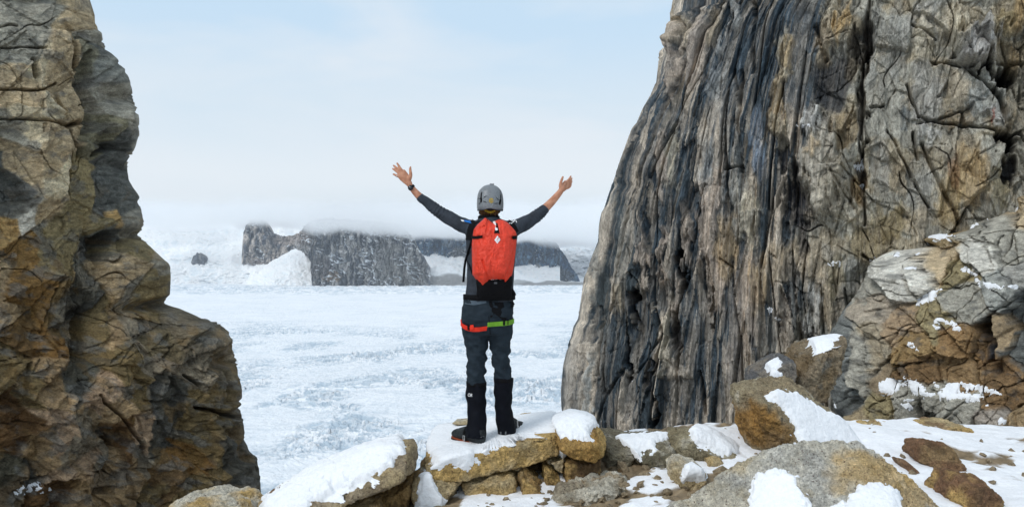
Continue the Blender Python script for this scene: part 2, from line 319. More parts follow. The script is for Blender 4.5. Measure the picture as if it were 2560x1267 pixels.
def relief_left(px, py, dr):
    hs, _, _ = seed_relief(px, py, SEED_L, crack=0, cw=4.5, sj=1.5, wx=9)
    wx = px + 5 * fbm2(px / 60, py / 60, 2, 31); wy = py + 5 * fbm2(px / 60, py / 60, 2, 35)
    A = Tin(-760, 760, -560, 1860, 74, 96, 1, .075, step=.13, crack=.05, cw=1.6, cd=.14, rot=.25, res=2.0, hfun=lambda x, y: seed_relief(x, y, SEED_L, crack=0, sj=1.5, wx=9)[0])
    Bt = Tin(-760, 760, -560, 1860, 38, 27, 2, .048, step=.06, crack=.05, cw=1.0, cd=.06, rot=-.35, res=2.0)
    Ct = Tin(-200, 760, -60, 1330, 15, 10, 3, .010, step=.006, crack=.08, cw=1.0, cd=.025, rot=.2, res=1.6)
    ck = lines_((wx + .3 * wy) / 190, (wy - .2 * wx) / 170, .013, 201) * sstep(-.1, .2, fbm2(px / 120, py / 120, 2, 203)) * .18
    h = A(wx, wy) * .8 + hs * .5 - ck + Bt(wx, wy) * (.5 + .6 * sstep(550, 950, py)) + Ct(wx, wy) * sstep(-.35, .25, fbm2(px / 90, py / 90, 2, 95)) * 1.2
    ver = rid2(wx / 8, wy / 60, 3, 51)
    vm_ = np.exp(-((px - 225) / 50) ** 2 - ((py - 740) / 120) ** 2) + np.exp(-((px - 540) / 50) ** 2 - ((py - 900) / 60) ** 2)
    h = h + .10 * vm_ * (ver - .6) + .04 * fbm2(px / 110, py / 110, 3, 61) + .006 * fbm2(px / 7, py / 7, 3, 66)
    gx_, gy_ = A(wx, wy, A.CX_, True), A(wx, wy, A.CY_, True)
    _, c, _ = seed_relief(gx_ * .6 + px * .4, gy_ * .6 + py * .4, SEED_L, wx=9); r2 = A(wx, wy, A.C, True) * .6 + Bt(wx, wy, Bt.C, True) * .4
    # long horizontal cracks high up, one slanting across the block
    for (x0, y0, x1, y1, w, d) in [(-400, 125, 130, 122, 2.2, .2), (-300, 232, 120, 229, 2.6, .25), (120, 229, 170, 205, 2, .15), (-200, 305, 60, 300, 2.5, .25), (60, 300, 165, 318, 3, .25), (165, 318, 215, 308, 5, .35), (205, 100, 215, 170, 6, .3), (60, 70, 10, 72, 2, .1), (180, 330, 190, 400, 5, .3), (100, 155, 108, 195, 4, .3), (8, 150, 12, 200, 4, .3), (235, 385, 315, 362, 5, .3), (495, 1018, 605, 1042, 3.5, .3), (545, 1120, 600, 1085, 2.5, .15), (470, 940, 500, 960, 4, .2), (560, 900, 575, 1010, 4, .25), (420, 930, 450, 860, 2, .08), (255, 620, 150, 720, 2, .08), (255, 985, 370, 1120, 3, .2), (60, 1210, 130, 1190, 3, .15)]:
        vx, vy = x1 - x0, y1 - y0; t = np.clip(((wx - x0) * vx + (wy - y0) * vy) / (vx * vx + vy * vy), 0, 1)
        dd = np.hypot(wx - x0 - t * vx, wy - y0 - t * vy); h = h - d * np.exp(-(dd / w) ** 2)
    c = blur(c, 1)
    n1 = fbm2(px / 55, py / 75, 4, 71)[..., None]; n2 = fbm2(px / 24, py / 10, 4, 75)[..., None]
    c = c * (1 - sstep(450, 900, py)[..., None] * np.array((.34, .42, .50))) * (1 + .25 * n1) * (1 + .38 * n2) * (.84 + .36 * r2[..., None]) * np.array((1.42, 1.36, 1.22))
    lich = sstep(.12, .4, fbm2(px / 60 + 4, py / 40, 5, 81))[..., None] * .6
    c = c * (1 - lich) + np.array(G) * .75 * lich
    dk = sstep(.2, .45, fbm2(px / 45, py / 30, 5, 85))[..., None] * .3
    c = c * (1 - dk) + np.array((.09, .098, .095)) * dk
    och = sstep(.2, .5, fbm2(px / 50 + 9, py / 60, 4, 89))[..., None] * .45 * sstep(350, 700, py)[..., None]
    c = c * (1 - och) + np.array((.24, .15, .055)) * och
    return h, np.clip(c, .015, .8)
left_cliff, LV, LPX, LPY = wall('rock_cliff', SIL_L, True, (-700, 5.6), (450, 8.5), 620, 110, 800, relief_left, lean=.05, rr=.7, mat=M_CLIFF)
tag(left_cliff, 'brown and grey blocky fractured cliff rising along the left edge beside the glacier', 'cliff', kind='structure')
SIL_R = [(-520, 1780), (0, 1665), (25, 1660), (60, 1648), (100, 1645), (150, 1640), (190, 1625), (230, 1605), (270, 1590), (320, 1572), (370, 1555), (430, 1535), (470, 1522), (512, 1510), (525, 1503), (540, 1500), (560, 1497), (600, 1495), (640, 1480), (680, 1468), (700, 1460), (760, 1452), (810, 1445), (830, 1434), (870, 1425), (900, 1415), (930, 1408), (1000, 1402), (1040, 1403), (1085, 1408), (1800, 1420)]
# (px, py, rx, ry, colour, strength, depth); DD paints shade into crevices
PAT_R = [(1850, 130, 130, 150, SL, .85, -.1), (1990, 20, 70, 60, SL, .9, .05), (1985, 120, 60, 110, SL, .85, -.08), (2000, 230, 70, 50, SL, .7, -.05), (1700, 360, 28, 150, SL, .7, -.08), (1640, 330, 30, 200, SL, .6, .0), (1600, 250, 30, 90, SL, .5, .02), (1660, 480, 40, 120, SL, .45, .0),
 (1790, 480, 50, 130, SL, .6, -.05), (1830, 340, 26, 160, SL, .7, .08), (1800, 250, 40, 90, SL, .6, .05), (1895, 330, 18, 90, (.16, .2, .25), .7, .05), (1905, 400, 22, 60, (.16, .2, .25), .8, .05), (1998, 505, 44, 85, DD, .98, -.35), (1960, 380, 22, 50, DD, .8, -.2), (2080, 205, 60, 95, DD, .85, -.22), (2150, 95, 30, 50, DD, .7, -.3),
 (1740, 540, 22, 90, SL, .9, -.15), (1640, 590, 28, 70, SL, .9, -.1), (1490, 720, 20, 160, (.13, .15, .15), .5, 0), (1560, 620, 40, 130, (.13, .15, .15), .5, 0),
 (1650, 720, 24, 80, SL, .95, -.12), (1600, 820, 30, 110, SL, .95, -.18), (1570, 950, 24, 90, SL, .9, -.15), (1582, 760, 9, 55, DD, 1, -.6), (1562, 880, 7, 90, DD, 1, -.5), (1640, 1040, 12, 60, DD, 1, -.5), (1705, 680, 8, 90, DD, .9, -.5), (1690, 850, 14, 60, DD, .9, -.35), (1745, 860, 40, 180, SL, .75, -.1), (1700, 1000, 40, 90, SL, .8, -.1), (1790, 950, 30, 120, SL, .5, -.05), (1765, 700, 14, 80, SL, .8, -.15), (1780, 780, 10, 60, DD, .7, -.3), (1620, 930, 12, 70, DD, .6, -.3),
 (1690, 60, 28, 60, T, .8, .08), (1735, 130, 34, 110, PK, .7, .1), (1765, 70, 20, 60, T, .6, .05), (1815, 30, 12, 60, WG, .9, .12), (1790, 110, 10, 40, WG, .8, .06), (1680, 140, 16, 120, PK, .8, .1), (1950, 150, 18, 90, LT, .85, .1), (1960, 130, 14, 50, TO, .6, .05), (1945, 260, 22, 90, TO, .8, .1), (1955, 330, 22, 50, LT, .7, .06), (1660, 420, 14, 110, PK, .85, .1), (1685, 400, 16, 90, LT, .7, .08), (1770, 420, 22, 110, WG, .5, .05), (1790, 200, 22, 40, WG, .5, .05),
 (1770, 560, 30, 130, PK, .85, .1), (1800, 470, 14, 70, PK, .85, .08), (1850, 480, 24, 130, G, .8, .1), (1880, 540, 26, 90, LT, .75, .12), (1610, 640, 12, 90, PK, .9, .1), (1660, 640, 12, 100, PK, .9, .12), (1720, 600, 14, 90, PK, .8, .08), (1790, 700, 30, 110, PK, .8, .08), (1820, 620, 30, 90, TO, .6, .06), (1690, 740, 14, 90, PK, .8, .1), (1660, 860, 12, 70, LT, .9, .12), (1540, 740, 20, 60, T, .6, .04), (1430, 960, 26, 130, (.3, .28, .25), .8, .04), (1465, 1000, 12, 110, (.34, .36, .35), .8, .05), (1870, 760, 34, 150, PK, .7, .06), (1835, 900, 22, 170, (.24, .22, .2), .8, .04), (1880, 1000, 30, 80, (.2, .18, .16), .7, 0), (1920, 860, 22, 60, G, .6, .02), (1900, 700, 30, 80, TO, .55, .05), (1960, 650, 40, 60, T, .7, .04), (1500, 900, 20, 130, (.24, .23, .21), .6, .02),
 (2060, 420, 60, 130, (.37, .34, .28), .95, .28), (2030, 310, 26, 40, WG, .8, .2), (2100, 480, 40, 80, (.3, .27, .21), .9, .12), (2040, 370, 24, 24, TO, .5, .05), (2020, 640, 50, 60, T, .7, .05), (1980, 720, 16, 90, (.15, .15, .14), .8, -.1), (2035, 780, 20, 80, WG, .7, .1), (1960, 790, 14, 80, DD, .7, -.2), (2000, 860, 26, 60, (.14, .13, .1), .7, -.05), (2070, 760, 20, 70, T, .6, .03), (2010, 590, 18, 60, DD, .7, -.15),
 (2060, 40, 30, 40, LT, .8, .12), (2090, 60, 24, 50, TO, .85, .1), (2050, 100, 24, 70, T, .8, .08), (2120, 330, 34, 60, (.22, .17, .1), .8, -.12), (2150, 470, 24, 60, (.24, .16, .07), .8, -.12), (2180, 120, 16, 120, G, .8, .02), (2230, 120, 40, 110, G, .8, .04), (2310, 60, 60, 60, (.3, .29, .26), .8, .05), (2300, 100, 30, 60, LT, .7, .08), (2360, 60, 40, 40, LT, .5, .04), (2230, 250, 40, 70, (.27, .26, .22), .8, .0), (2320, 240, 50, 110, (.3, .29, .26), .85, .08), (2270, 290, 14, 30, SL, .6, 0), (2210, 420, 30, 90, G, .7, 0), (2260, 440, 20, 60, T, .6, .06), (2330, 340, 40, 30, WG, .6, .1), (2310, 480, 40, 90, G, .8, -.02), (2230, 560, 60, 50, (.24, .19, .1), .8, .02), (2170, 620, 60, 50, (.2, .16, .09), .8, -.03), (2290, 560, 30, 60, T, .6, .05),
 (2440, 120, 60, 50, (.32, .31, .29), .9, .5), (2460, 70, 40, 30, (.3, .29, .27), .8, .3), (2390, 90, 26, 50, LT, .7, .2), (2510, 60, 40, 40, (.3, .24, .13), .8, .15), (2545, 30, 30, 60, TO, .8, .2), (2510, 190, 34, 30, DD, .95, -.9), (2470, 175, 20, 10, DD, .9, -.5), (2540, 150, 20, 30, TO, .6, .1), (2460, 250, 60, 50, (.2, .21, .2), .7, .1), (2400, 230, 30, 50, T, .6, .1), (2500, 290, 40, 30, WG, .7, .1), (2400, 300, 50, 20, O, .5, .06), (2540, 270, 20, 40, T, .5, .1), (2520, 350, 40, 18, DD, .95, -.8), (2530, 420, 20, 50, DD, .85, -.4), (2400, 380, 60, 60, (.3, .27, .21), .8, .1), (2430, 440, 50, 90, TO, .7, .08), (2380, 500, 40, 80, (.26, .19, .09), .8, .05), (2390, 430, 14, 60, (.2, .09, .04), .5, 0), (2500, 470, 30, 60, OL, .7, 0), (2550, 230, 30, 160, (.14, .12, .08), .5, -.2), (2482, 305, 6, 22, (.22, .05, .03), .8, 0),
 (2160, 250, 10, 260, (.1, .09, .075), .7, -.22), (2130, 700, 30, 60, G, .5, .05), (2090, 690, 30, 50, OL, .6, .0), (2080, 880, 30, 60, G, .6, 0), (2130, 150, 22, 60, (.13, .11, .08), .8, -.2)]
def relief_right(px, py, dr):
    bl = sstep(1980, 2120, px + 60 * fbm2(px / 120, py / 120, 2, 5)) * (1 - .5 * sstep(560, 800, py))    # 1 where the face is blocky, 0 where it is fluted
    edge_ = px - dr; s = px - 1530 - (edge_ - 1530) * np.exp(-np.maximum(dr, 0) / 300) + 10 * fbm2(px / 300, py / 900, 1, 1)
    wx = s + 1.5 * fbm2(px / 40, py / 420, 2, 11)
    f1 = rid2(wx / 66, py / 900, 2, 12)
    Fa = Tin(-420, 1900, -560, 1860, 26, 250, 11, .07, step=.15, crack=.20, cw=1.8, cd=.24, res=2.0, res_y=4.0)
    Fb = Tin(-420, 1900, -560, 1860, 10, 84, 12, .022, step=.04, crack=.12, cw=1.3, cd=.06, res=1.5, res_y=3.0)
    hs = .12 * (f1 - .6) + Fa(wx, py) + Fb(wx, py) + .03 * (rid2(wx / 9, py / 330, 3, 23) - .6); rc = Fa(wx, py, Fa.C, True); rd = Fb(wx, py, Fb.C, True)
    qx = px + 5 * fbm2(px / 60, py / 60, 2, 41); qy = py + 5 * fbm2(px / 60, py / 60, 2, 45)
    Ba = Tin(1200, 3200, -560, 1860, 84, 120, 13, .17, step=.20, crack=.05, cw=1.6, cd=.2, rot=.15, res=2.5)
    Bb = Tin(1200, 3200, -560, 1860, 34, 46, 14, .075, step=.09, crack=.06, cw=1.2, cd=.08, rot=-.3, res=2.0)
    Bc = Tin(1900, 2640, -60, 1330, 14, 17, 15, .018, step=.012, crack=.1, cw=1.0, cd=.03, rot=.3, res=1.6)
    hb = Ba(qx, qy) + Bb(qx, qy) + Bc(qx, qy) - lines_((px + .3 * py) / 190, (py - .3 * px) / 230, .014, 221) * sstep(-.1, .2, fbm2(px / 90, py / 90, 2, 223)) * .24; r2 = Ba(qx, qy, Ba.C, True) * .6 + Bb(qx, qy, Bb.C, True) * .4
    h = hs * (1 - .85 * bl) + hb * (.10 + .90 * bl) + .16 * fbm2(px / 170, py / 260, 3, 51) + .008 * fbm2(px / 8, py / 12, 3, 55)
    streak = sstep(.25, .75, .47 + .8 * fbm2(wx / 22, py / 420, 3, 61) + .65 * (rc - .5) + .35 * (rd - .5))[..., None]
    c = np.array((.050, .066, .078)) * (1 - streak) + np.array((.56, .49, .40)) * streak
    cb = np.array((.36, .345, .29)) * (.7 + .6 * r2[..., None]); n = sstep(-.1, .3, fbm2(px / 110, py / 90, 4, 65))[..., None]
    cb = cb * (1 - .5 * n) + np.array((.36, .28, .16)) * .5 * n
    c = c * (1 - bl[..., None]) + cb * bl[..., None]
    ex = px + 20 * fbm2(px / 22, py / 60, 4, 71); ey = py + 34 * fbm2(px / 30, py / 50, 4, 75)
    for (x0, y0, rx, ry, cc, st, dp) in PAT_R:
        d = ((ex - x0) / rx) ** 2 + ((ey - y0) / ry) ** 2
        near = d < 2.4
        w = np.zeros_like(px); w[near] = 1 - sstep(.55, 1.15, np.sqrt(d[near]))
        k_ = (w * st * (.68 + .32 * sstep(.2, .6, streak[..., 0] if sum(cc) > .4 else 1 - streak[..., 0])))[..., None] if x0 < 2000 else (w * st)[..., None]
        c = c * (1 - k_) + np.array(cc) * (1.3 if sum(cc) > .4 else 1.1) * k_
        h = h + dp * w
    c = c * (1 + .3 * fbm2(wx / 12, py / 120, 4, 81)[..., None]) * (1 + .25 * fbm2(px / 40, py / 40, 4, 85)[..., None])
    fine = sstep(.1, .3, fbm2(wx / 7, py / 150, 3, 88))[..., None] * .4 * (1 - .6 * bl[..., None])
    c = c * (1 - fine) + np.array((.36, .32, .27)) * fine
    for (x0, y0, x1, y1, w, d) in [(2155, -40, 2165, 560, 3.5, .25), (2300, 290, 2490, 330, 3, .3), (2270, 60, 2335, 95, 2.5, .15), (2330, 150, 2400, 165, 3, .3), (2400, 165, 2560, 150, 4, .3), (2270, 210, 2300, 290, 3, .2), (2420, 170, 2500, 240, 5, .3), (2500, 240, 2530, 340, 8, .4), (2290, 330, 2300, 400, 4, .25), (2225, 330, 2330, 520, 3, .2), (2310, 360, 2400, 560, 4, .2), (2080, 420, 2140, 520, 3, .1), (2020, 60, 2060, 140, 5, .2), (2180, 275, 2215, 265, 3, .2), (1860, 0, 1880, 180, 5, .2), (1850, 180, 1860, 430, 5, .2), (1820, 420, 1860, 415, 3, .2), (1700, 30, 1690, 90, 3, .2), (2230, 700, 2160, 640, 4, .2)]:
        vx, vy = x1 - x0, y1 - y0; t = np.clip(((qx - x0) * vx + (qy - y0) * vy) / (vx * vx + vy * vy), 0, 1)
        dd = np.hypot(qx - x0 - t * vx, qy - y0 - t * vy); h = h - d * np.exp(-(dd / w) ** 2)
    return h * 1.15, np.clip(c, .012, .8)
right_cliff, RV, RPX, RPY = wall('rock_pillar', SIL_R, False, (3100, 10.0), (1530, 14.0), 1050, 90, 820, relief_right, lean=.06, rr=1.0, mat=M_PILLAR)
tag(right_cliff, 'tall steep rock pillar with dark and pale vertical streaks filling the right side', 'cliff', kind='structure')
SIL_O = [(-520, 3100), (300, 2700), (400, 2600), (430, 2558), (460, 2515), (500, 2470), (530, 2440), (560, 2400), (574, 2350), (582, 2300), (600, 2262), (620, 2238), (650, 2188), (670, 2168), (700, 2165), (740, 2150), (780, 2128), (820, 2100), (860, 2085), (900, 2070), (940, 2058), (980, 2050), (1010, 2058), (1060, 2078), (1100, 2090), (1800, 2100)]
SEED_O = [(2260, 700, .15, WG), (2330, 640, 0, T), (2400, 690, .06, OL), (2330, 590, .05, (.22, .17, .1)), (2450, 560, .1, G), (2530, 520, .08, T), (2435, 645, .16, WG), (2520, 610, .05, G), (2550, 680, .03, (.2, .2, .19)), (2400, 740, .08, G), (2545, 780, -.1, D), (2490, 740, .15, (.26, .27, .26)), (2440, 770, .1, G), (2480, 840, .12, (.22, .17, .11), 2), (2545, 880, -.08, D), (2290, 870, .1, (.2, .14, .07)), (2240, 800, .08, (.24, .18, .12)), (2340, 790, .08, OL), (2200, 760, .02, (.27, .24, .2)), (2190, 720, .02, G), (2110, 900, 0, (.13, .14, .14), 2), (2150, 940, .05, G, 3), (2190, 880, .04, (.24, .21, .16), 3), (2200, 960, .02, (.2, .16, .11), 3), (2400, 860, .1, (.2, .13, .065)), (2310, 930, .06, B), (2440, 880, -.02, B), (2466, 850, -.5, DD, 3), (2490, 930, 0, B), (2380, 920, .04, (.19, .13, .07)), (2200, 1020, .06, OL), (2160, 1050, .05, (.22, .18, .12)), (2270, 1010, .05, G), (2300, 1060, -.06, D), (2400, 1030, .12, G), (2330, 990, .08, G), (2480, 1060, .1, (.22, .2, .18)), (2520, 990, -.02, B), (2550, 1060, .05, (.2, .15, .09)), (2350, 1090, .1, G), (2450, 1120, .08, G), (2120, 1000, -.04, D), (2090, 960, -.02, (.13, .14, .14)), (2540, 440, .05, (.27, .22, .15)), (2480, 500, .04, T), (2620, 600, .1, G), (2640, 800, .0, G), (2640, 1000, 0, G), (2610, 450, 0, T)]
def relief_out(px, py, dr):
    hs, _, e = seed_relief(px, py, SEED_O, crack=.14, cw=5, sj=2.0)
    qx = px + 5 * fbm2(px / 60, py / 60, 2, 41); qy = py + 5 * fbm2(px / 60, py / 60, 2, 45)
    A = Tin(1500, 3300, -560, 1860, 66, 58, 21, .07, step=.14, crack=.05, cw=2.0, cd=.16, rot=.5, res=2.5, hfun=lambda x, y: seed_relief(x, y, SEED_O, crack=0, sj=2.0)[0])
    Bt = Tin(1900, 2700, 300, 1330, 30, 22, 22, .030, step=.035, crack=.06, cw=1.2, cd=.06, rot=-.35, res=2.0)
    Ct = Tin(1960, 2640, 360, 1200, 13, 9, 23, .010, step=.006, crack=.08, cw=1.0, cd=.02, rot=.2, res=1.6)
    h = A(qx, qy) * .7 + hs * .7 - lines_((px + .4 * py) / 150, (py - .4 * px) / 150, .016, 231) * .12 + Bt(qx, qy) + Ct(qx, qy) + .007 * fbm2(px / 9, py / 9, 3, 55) + .05 * fbm2(px / 90, py / 90, 3, 58)
    gx_, gy_ = A(qx, qy, A.CX_, True), A(qx, qy, A.CY_, True)
    _, c, _ = seed_relief(gx_ * .4 + px * .6, gy_ * .4 + py * .6, SEED_O, wx=9); r2 = A(qx, qy, A.C, True) * .5 + Bt(qx, qy, Bt.C, True) * .5
    for (x0, y0, x1, y1, w, d) in [(2390, 600, 2350, 690, 4, .2), (2370, 590, 2380, 560, 3, .2), (2290, 750, 2280, 700, 3, .15), (2210, 900, 2250, 930, 4, .2), (2240, 830, 2230, 870, 3, .15), (2480, 780, 2560, 720, 3, .2), (2460, 800, 2475, 930, 7, .4), (2070, 850, 2075, 960, 5, .2), (2290, 1075, 2290, 1010, 4, .2), (2510, 570, 2490, 640, 3, .15)]:
        vx, vy = x1 - x0, y1 - y0; t = np.clip(((qx - x0) * vx + (qy - y0) * vy) / (vx * vx + vy * vy), 0, 1)
        dd = np.hypot(qx - x0 - t * vx, qy - y0 - t * vy); h = h - d * np.exp(-(dd / w) ** 2)
    c = blur(c, 1)
    c = c * (1 + .25 * fbm2(px / 50, py / 50, 4, 71)[..., None]) * (1 + .3 * fbm2(px / 22, py / 10, 4, 75)[..., None]) * (.85 + .35 * r2[..., None]) * np.array((1.55, 1.5, 1.4))
    dk = sstep(.2, .5, fbm2(px / 45, py / 30, 5, 85))[..., None] * .5
    c = c * (1 - dk) + np.array((.08, .085, .085)) * dk
    return h, np.clip(c, .015, .8)
outcrop, OV, OPX, OPY = wall('rock_outcrop', SIL_O, False, (3000, 7.4), (2300, 9.4), 420, 150, 620, relief_out, lean=.35, rr=1.3, turn=30, back=5, mat=M_CLIFF)
tag(outcrop, 'jumbled brown and grey rock outcrop dotted with snow patches at the lower right', 'rock outcrop', kind='structure')
# ------------------------------------------------------------------ far land
def glacier():
    px = np.concatenate([np.linspace(-900, 330, 60)[:-1], np.linspace(330, 1560, 880), np.linspace(1560, 2700, 50)[1:]])
    py = np.concatenate([np.linspace(664, 700, 14)[:-1], np.linspace(700, 760, 170)[:-1], np.linspace(760, 1290, 560), np.linspace(1290, 3200, 40)[1:]])
    Y = 130 * F / (py - CY)
    X = (px[None] - CX) / F * Y[:, None]; Yg = np.repeat(Y[:, None], len(px), 1)
    X = X.astype(np.float32); Yg = Yg.astype(np.float32)
    wx = X + 30 * fbm2(X / 120, Yg / 120, 3, 2); wy = Yg + 30 * fbm2(X / 120, Yg / 120, 3, 6)
    r1 = rid2((wx + .35 * wy) / 75, (wy - .2 * wx) / 42, 4, 11); r2 = rid2(wx / 20, wy / 14, 4, 15); r3 = fbm2(wx / 5, wy / 4, 3, 19)
    p, rr = plates(wx / 13, wy / 9, 4, 1.0, 1.6, 1.2, .16)
    rough = .12 + .88 * sstep(1500, 800, Yg + 250 * fbm2(X / 300, Yg / 300, 3, 22)); edge = sstep(2300, 2550, Yg + 100 * fbm2(X / 200, Yg / 100, 3, 24)) * sstep(3200, 2900, Yg)
    patch = sstep(-.25, .25, fbm2(X / 110 + 3, Yg / 130, 4, 27))
    lane = sstep(-.2, .15, fbm2(X / 420 + .4 * Yg / 420, Yg / 210, 3, 28)); rough = rough * (.15 + .85 * patch * (.6 + .4 * lane)) * 1.2
    r4 = rid2(wx / 9, wy / 5, 3, 61)
    h = rough * (3.6 * (r1 - .62) + 3.2 * (r2 - .6) + .9 * r3 + 1.6 * p + 1.6 * (r4 - .6)) + edge * (9 * (rid2(wx / 60, wy / 50, 3, 31) - .5) + 5 * (rid2(wx / 22, wy / 30, 3, 33) - .5)) + .25 * (rid2(X / 60, Yg / 18, 3, 35) - .5)
    near_ = sstep(950, 480, Yg); h = h + near_ * 3.5 * (rid2(wx / 34, wy / 24, 3, 71) - .6) * patch
    ic = np.clip(sstep(.56, .38, r2) * rough * .9 + sstep(.50, .36, r4) * rough * .9 + edge * .65 * sstep(-.2, .25, fbm2(X / 30, Yg / 60, 3, 37)) + rough * .5 * sstep(.66, .5, r1), 0, 1)[..., None]
    ic = ic + .12 * sstep(.05, .4, fbm2(X / 90, Yg / 25, 4, 41))[..., None] * (1 - ic)
    c = np.array((.90, .92, .94)) * (1 - ic) + np.array((.50, .59, .665)) * ic
    V = np.stack([X, Yg, -130 + h - edge * 0], -1)
    o = mesh_np('glacier', V, grid_faces(len(py), len(px))[:, ::-1], M_ICE, col=c)
    return tag(o, 'wide white crevassed glacier filling the valley floor below', 'glacier', kind='structure')
glacier()
def ridge(name, top, base, Y0, lean, kind, label, n=260, m=150, amp=16, fl=1.0, cols=None, snow=0.0, seed=0, back=500, tan=()):
    px0, px1 = top[0][0], top[-1][0]
    px = np.linspace(px0, px1, n); tp = np.interp(px, [t[0] for t in top], [t[1] for t in top]); bp = np.interp(px, [t[0] for t in base], [t[1] for t in base]) + 14
    tp = tp + (7 if kind == 'rock' else 2.5) * fbm2(px / 16, px * 0 + seed, 5, seed); bp = bp + (5 * fbm2(px / 14, px * 0 + seed + 9, 4, seed) if kind == 'rock' else 0)
    v = np.concatenate([np.linspace(0, 1, m), 1 + np.linspace(0, 1, 14)[1:]])
    vv = np.clip(v, 0, 1)[:, None]; bk = np.clip(v - 1, 0, 1)[:, None]
    zb = (CY - bp) / F * Y0; Yt = Y0 + lean; zt = (CY - tp) / F * Yt
    Z = zb[None] + (zt - zb)[None] * vv; Yv = Y0 + lean * vv ** 1.4 + back * bk ** .8
    X = (px[None] - CX) / F * (Y0 + lean * vv ** 1.4 + back * .3 * bk)
    P = np.repeat(px[None], len(v), 0).astype(np.float32); Q = (bp[None] + (tp - bp)[None] * vv).astype(np.float32)
    endf = np.clip(np.minimum((px - px0), (px1 - px)) / 12, 0, 1)[None]
    if kind == 'rock':
        wx = P + 6 * fbm2(P / 30, Q / 30, 3, seed + 1)
        f1 = rid2(wx / 30, Q / 130, 4, seed + 2); f2 = rid2(wx / 10, Q / 42, 4, seed + 5); pl, rr = plates(wx / 13, Q / 26, seed + 3, 1, 1.2, .8, .12); pl2, r2 = plates(wx / 5, Q / 9, seed + 6, 1, 1.2, .8, .12)
        lin_ = (1 - sstep(0, .08, np.abs(fbm2(wx / 16, Q / 70, 2, seed + 21)))) + .6 * (1 - sstep(0, .09, np.abs(fbm2((wx + Q) / 14, (Q - wx) / 26, 2, seed + 23))))
        h = amp * (2.6 * (f1 - .6) + 1.6 * (f2 - .6) * fl + .7 * pl + .4 * pl2 - 1.1 * lin_)
        k = sstep(.25, .75, .5 + .9 * fbm2(wx / 12, Q / 40, 4, seed + 9) + .6 * (rr - .5) + .5 * (r2 - .5))[..., None]
        c = np.array(cols[0]) * (1 - k) + np.array(cols[1]) * k
        for (x0, y0, rx, ry, cc, st) in tan:
            d = np.sqrt(((wx - x0) / rx) ** 2 + ((Q + 8 * fbm2(P / 20, Q / 20, 2, 3) - y0) / ry) ** 2); w = ((1 - sstep(.6, 1.2, d)) * st)[..., None]
            c = c * (1 - w) + np.array(cc) * w
        sn = (sstep(.30, .40, rid2((wx + Q) / 34, (Q - .45 * wx) / 12, 3, seed + 12) - .52 + snow) * sstep(-.05, .25, fbm2(P / 50, Q / 30, 2, seed + 15)))[..., None]
        c = c * (1 - sn) + np.array((.82, .85, .88)) * sn
        c = c * (1 + .4 * fbm2(wx / 5, Q / 16, 3, seed + 14)[..., None] * (1 - sn))
        h = h + 2 * sn[..., 0]
    else:
        wx = P + 16 * fbm2(P / 60, Q / 40, 3, seed + 1); wy = Q + 8 * fbm2(P / 60, Q / 40, 3, seed + 4)
        r1 = rid2(wx / 26, wy / 14, 4, seed + 2); r2 = rid2(wx / 9, wy / 6, 3, seed + 6); am_ = min(1, amp / 22)
        h = amp * (1.6 * (r1 - .6) + .8 * (r2 - .6)) + amp * 2 * fbm2(P / 70, Q / 50, 3, seed + 8)
        ic = (sstep(.56, .42, r1) * .4 * sstep(-.3, .2, fbm2(P / 60, Q / 40, 3, seed + 9)) + .25 * sstep(.42, .3, r2))[..., None] * am_
        c = np.array((.93, .95, .96)) * (1 - ic) + np.array((.55, .64, .70)) * ic
        for (x0, y0, rx, ry, cc, st) in tan:
            d = np.sqrt(((wx - x0) / rx) ** 2 + ((wy - y0) / ry) ** 2); w = ((1 - sstep(.7, 1.1, d)) * st)[..., None]
            c = c * (1 - w) + np.array(cc) * w; h = h + 0 * w[..., 0]
    Yv = Yv - h * endf * (1 - bk) ; Z = Z - bk * (Z + 140)
    V = np.stack([X, Yv, Z], -1)
    o = mesh_np(name, V, grid_faces(len(v), len(px)), M_FAR if kind == 'rock' else M_ICE, col=np.clip(c, .01, .92))
    return tag(o, label, 'mountain' if kind == 'rock' else 'snow slope', kind='structure')
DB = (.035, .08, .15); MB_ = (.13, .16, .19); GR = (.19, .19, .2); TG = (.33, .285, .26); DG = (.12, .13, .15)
ridge('icefall_slope', [(-500, 585), (180, 560), (300, 548), (370, 546), (430, 545), (520, 552), (600, 556), (640, 548), (700, 545), (760, 556), (850, 560), (1000, 560), (1400, 600)], [(-500, 712), (1400, 712)], 3150, 1000, 'snow', 'white tumbling icefall slope descending left of the dark buttresses', n=860, m=260, amp=14, seed=3, tan=[(560, 632, 40, 30, (.9, .92, .93), .6)])
ridge('snow_gully', [(560, 712), (600, 700), (636, 682), (655, 668), (680, 652), (705, 638), (735, 622), (765, 612), (790, 612), (860, 650), (900, 700)], [(560, 714), (900, 714)], 2985, 340, 'snow', 'smooth white snow gully between the two grey buttresses', n=200, m=110, amp=9, seed=13)
ridge('rock_mountain', [(604, 640), (608, 580), (614, 562), (630, 550), (655, 548), (670, 556), (676, 577), (690, 588), (705, 592), (735, 586), (765, 572), (830, 570)], [(604, 655), (615, 668), (632, 672), (650, 668), (680, 648), (705, 632), (735, 614), (770, 606), (790, 640), (830, 660)], 3345, 50, 'rock', 'small dark rock buttress with a mist covered top beside the icefall', n=240, m=170, amp=12, cols=(DG, (.48, .43, .39)), seed=23, snow=.04, tan=[(640, 556, 30, 12, (.33, .33, .33), .7), (735, 598, 60, 16, TG, .8), (640, 655, 22, 18, TG, .7)])
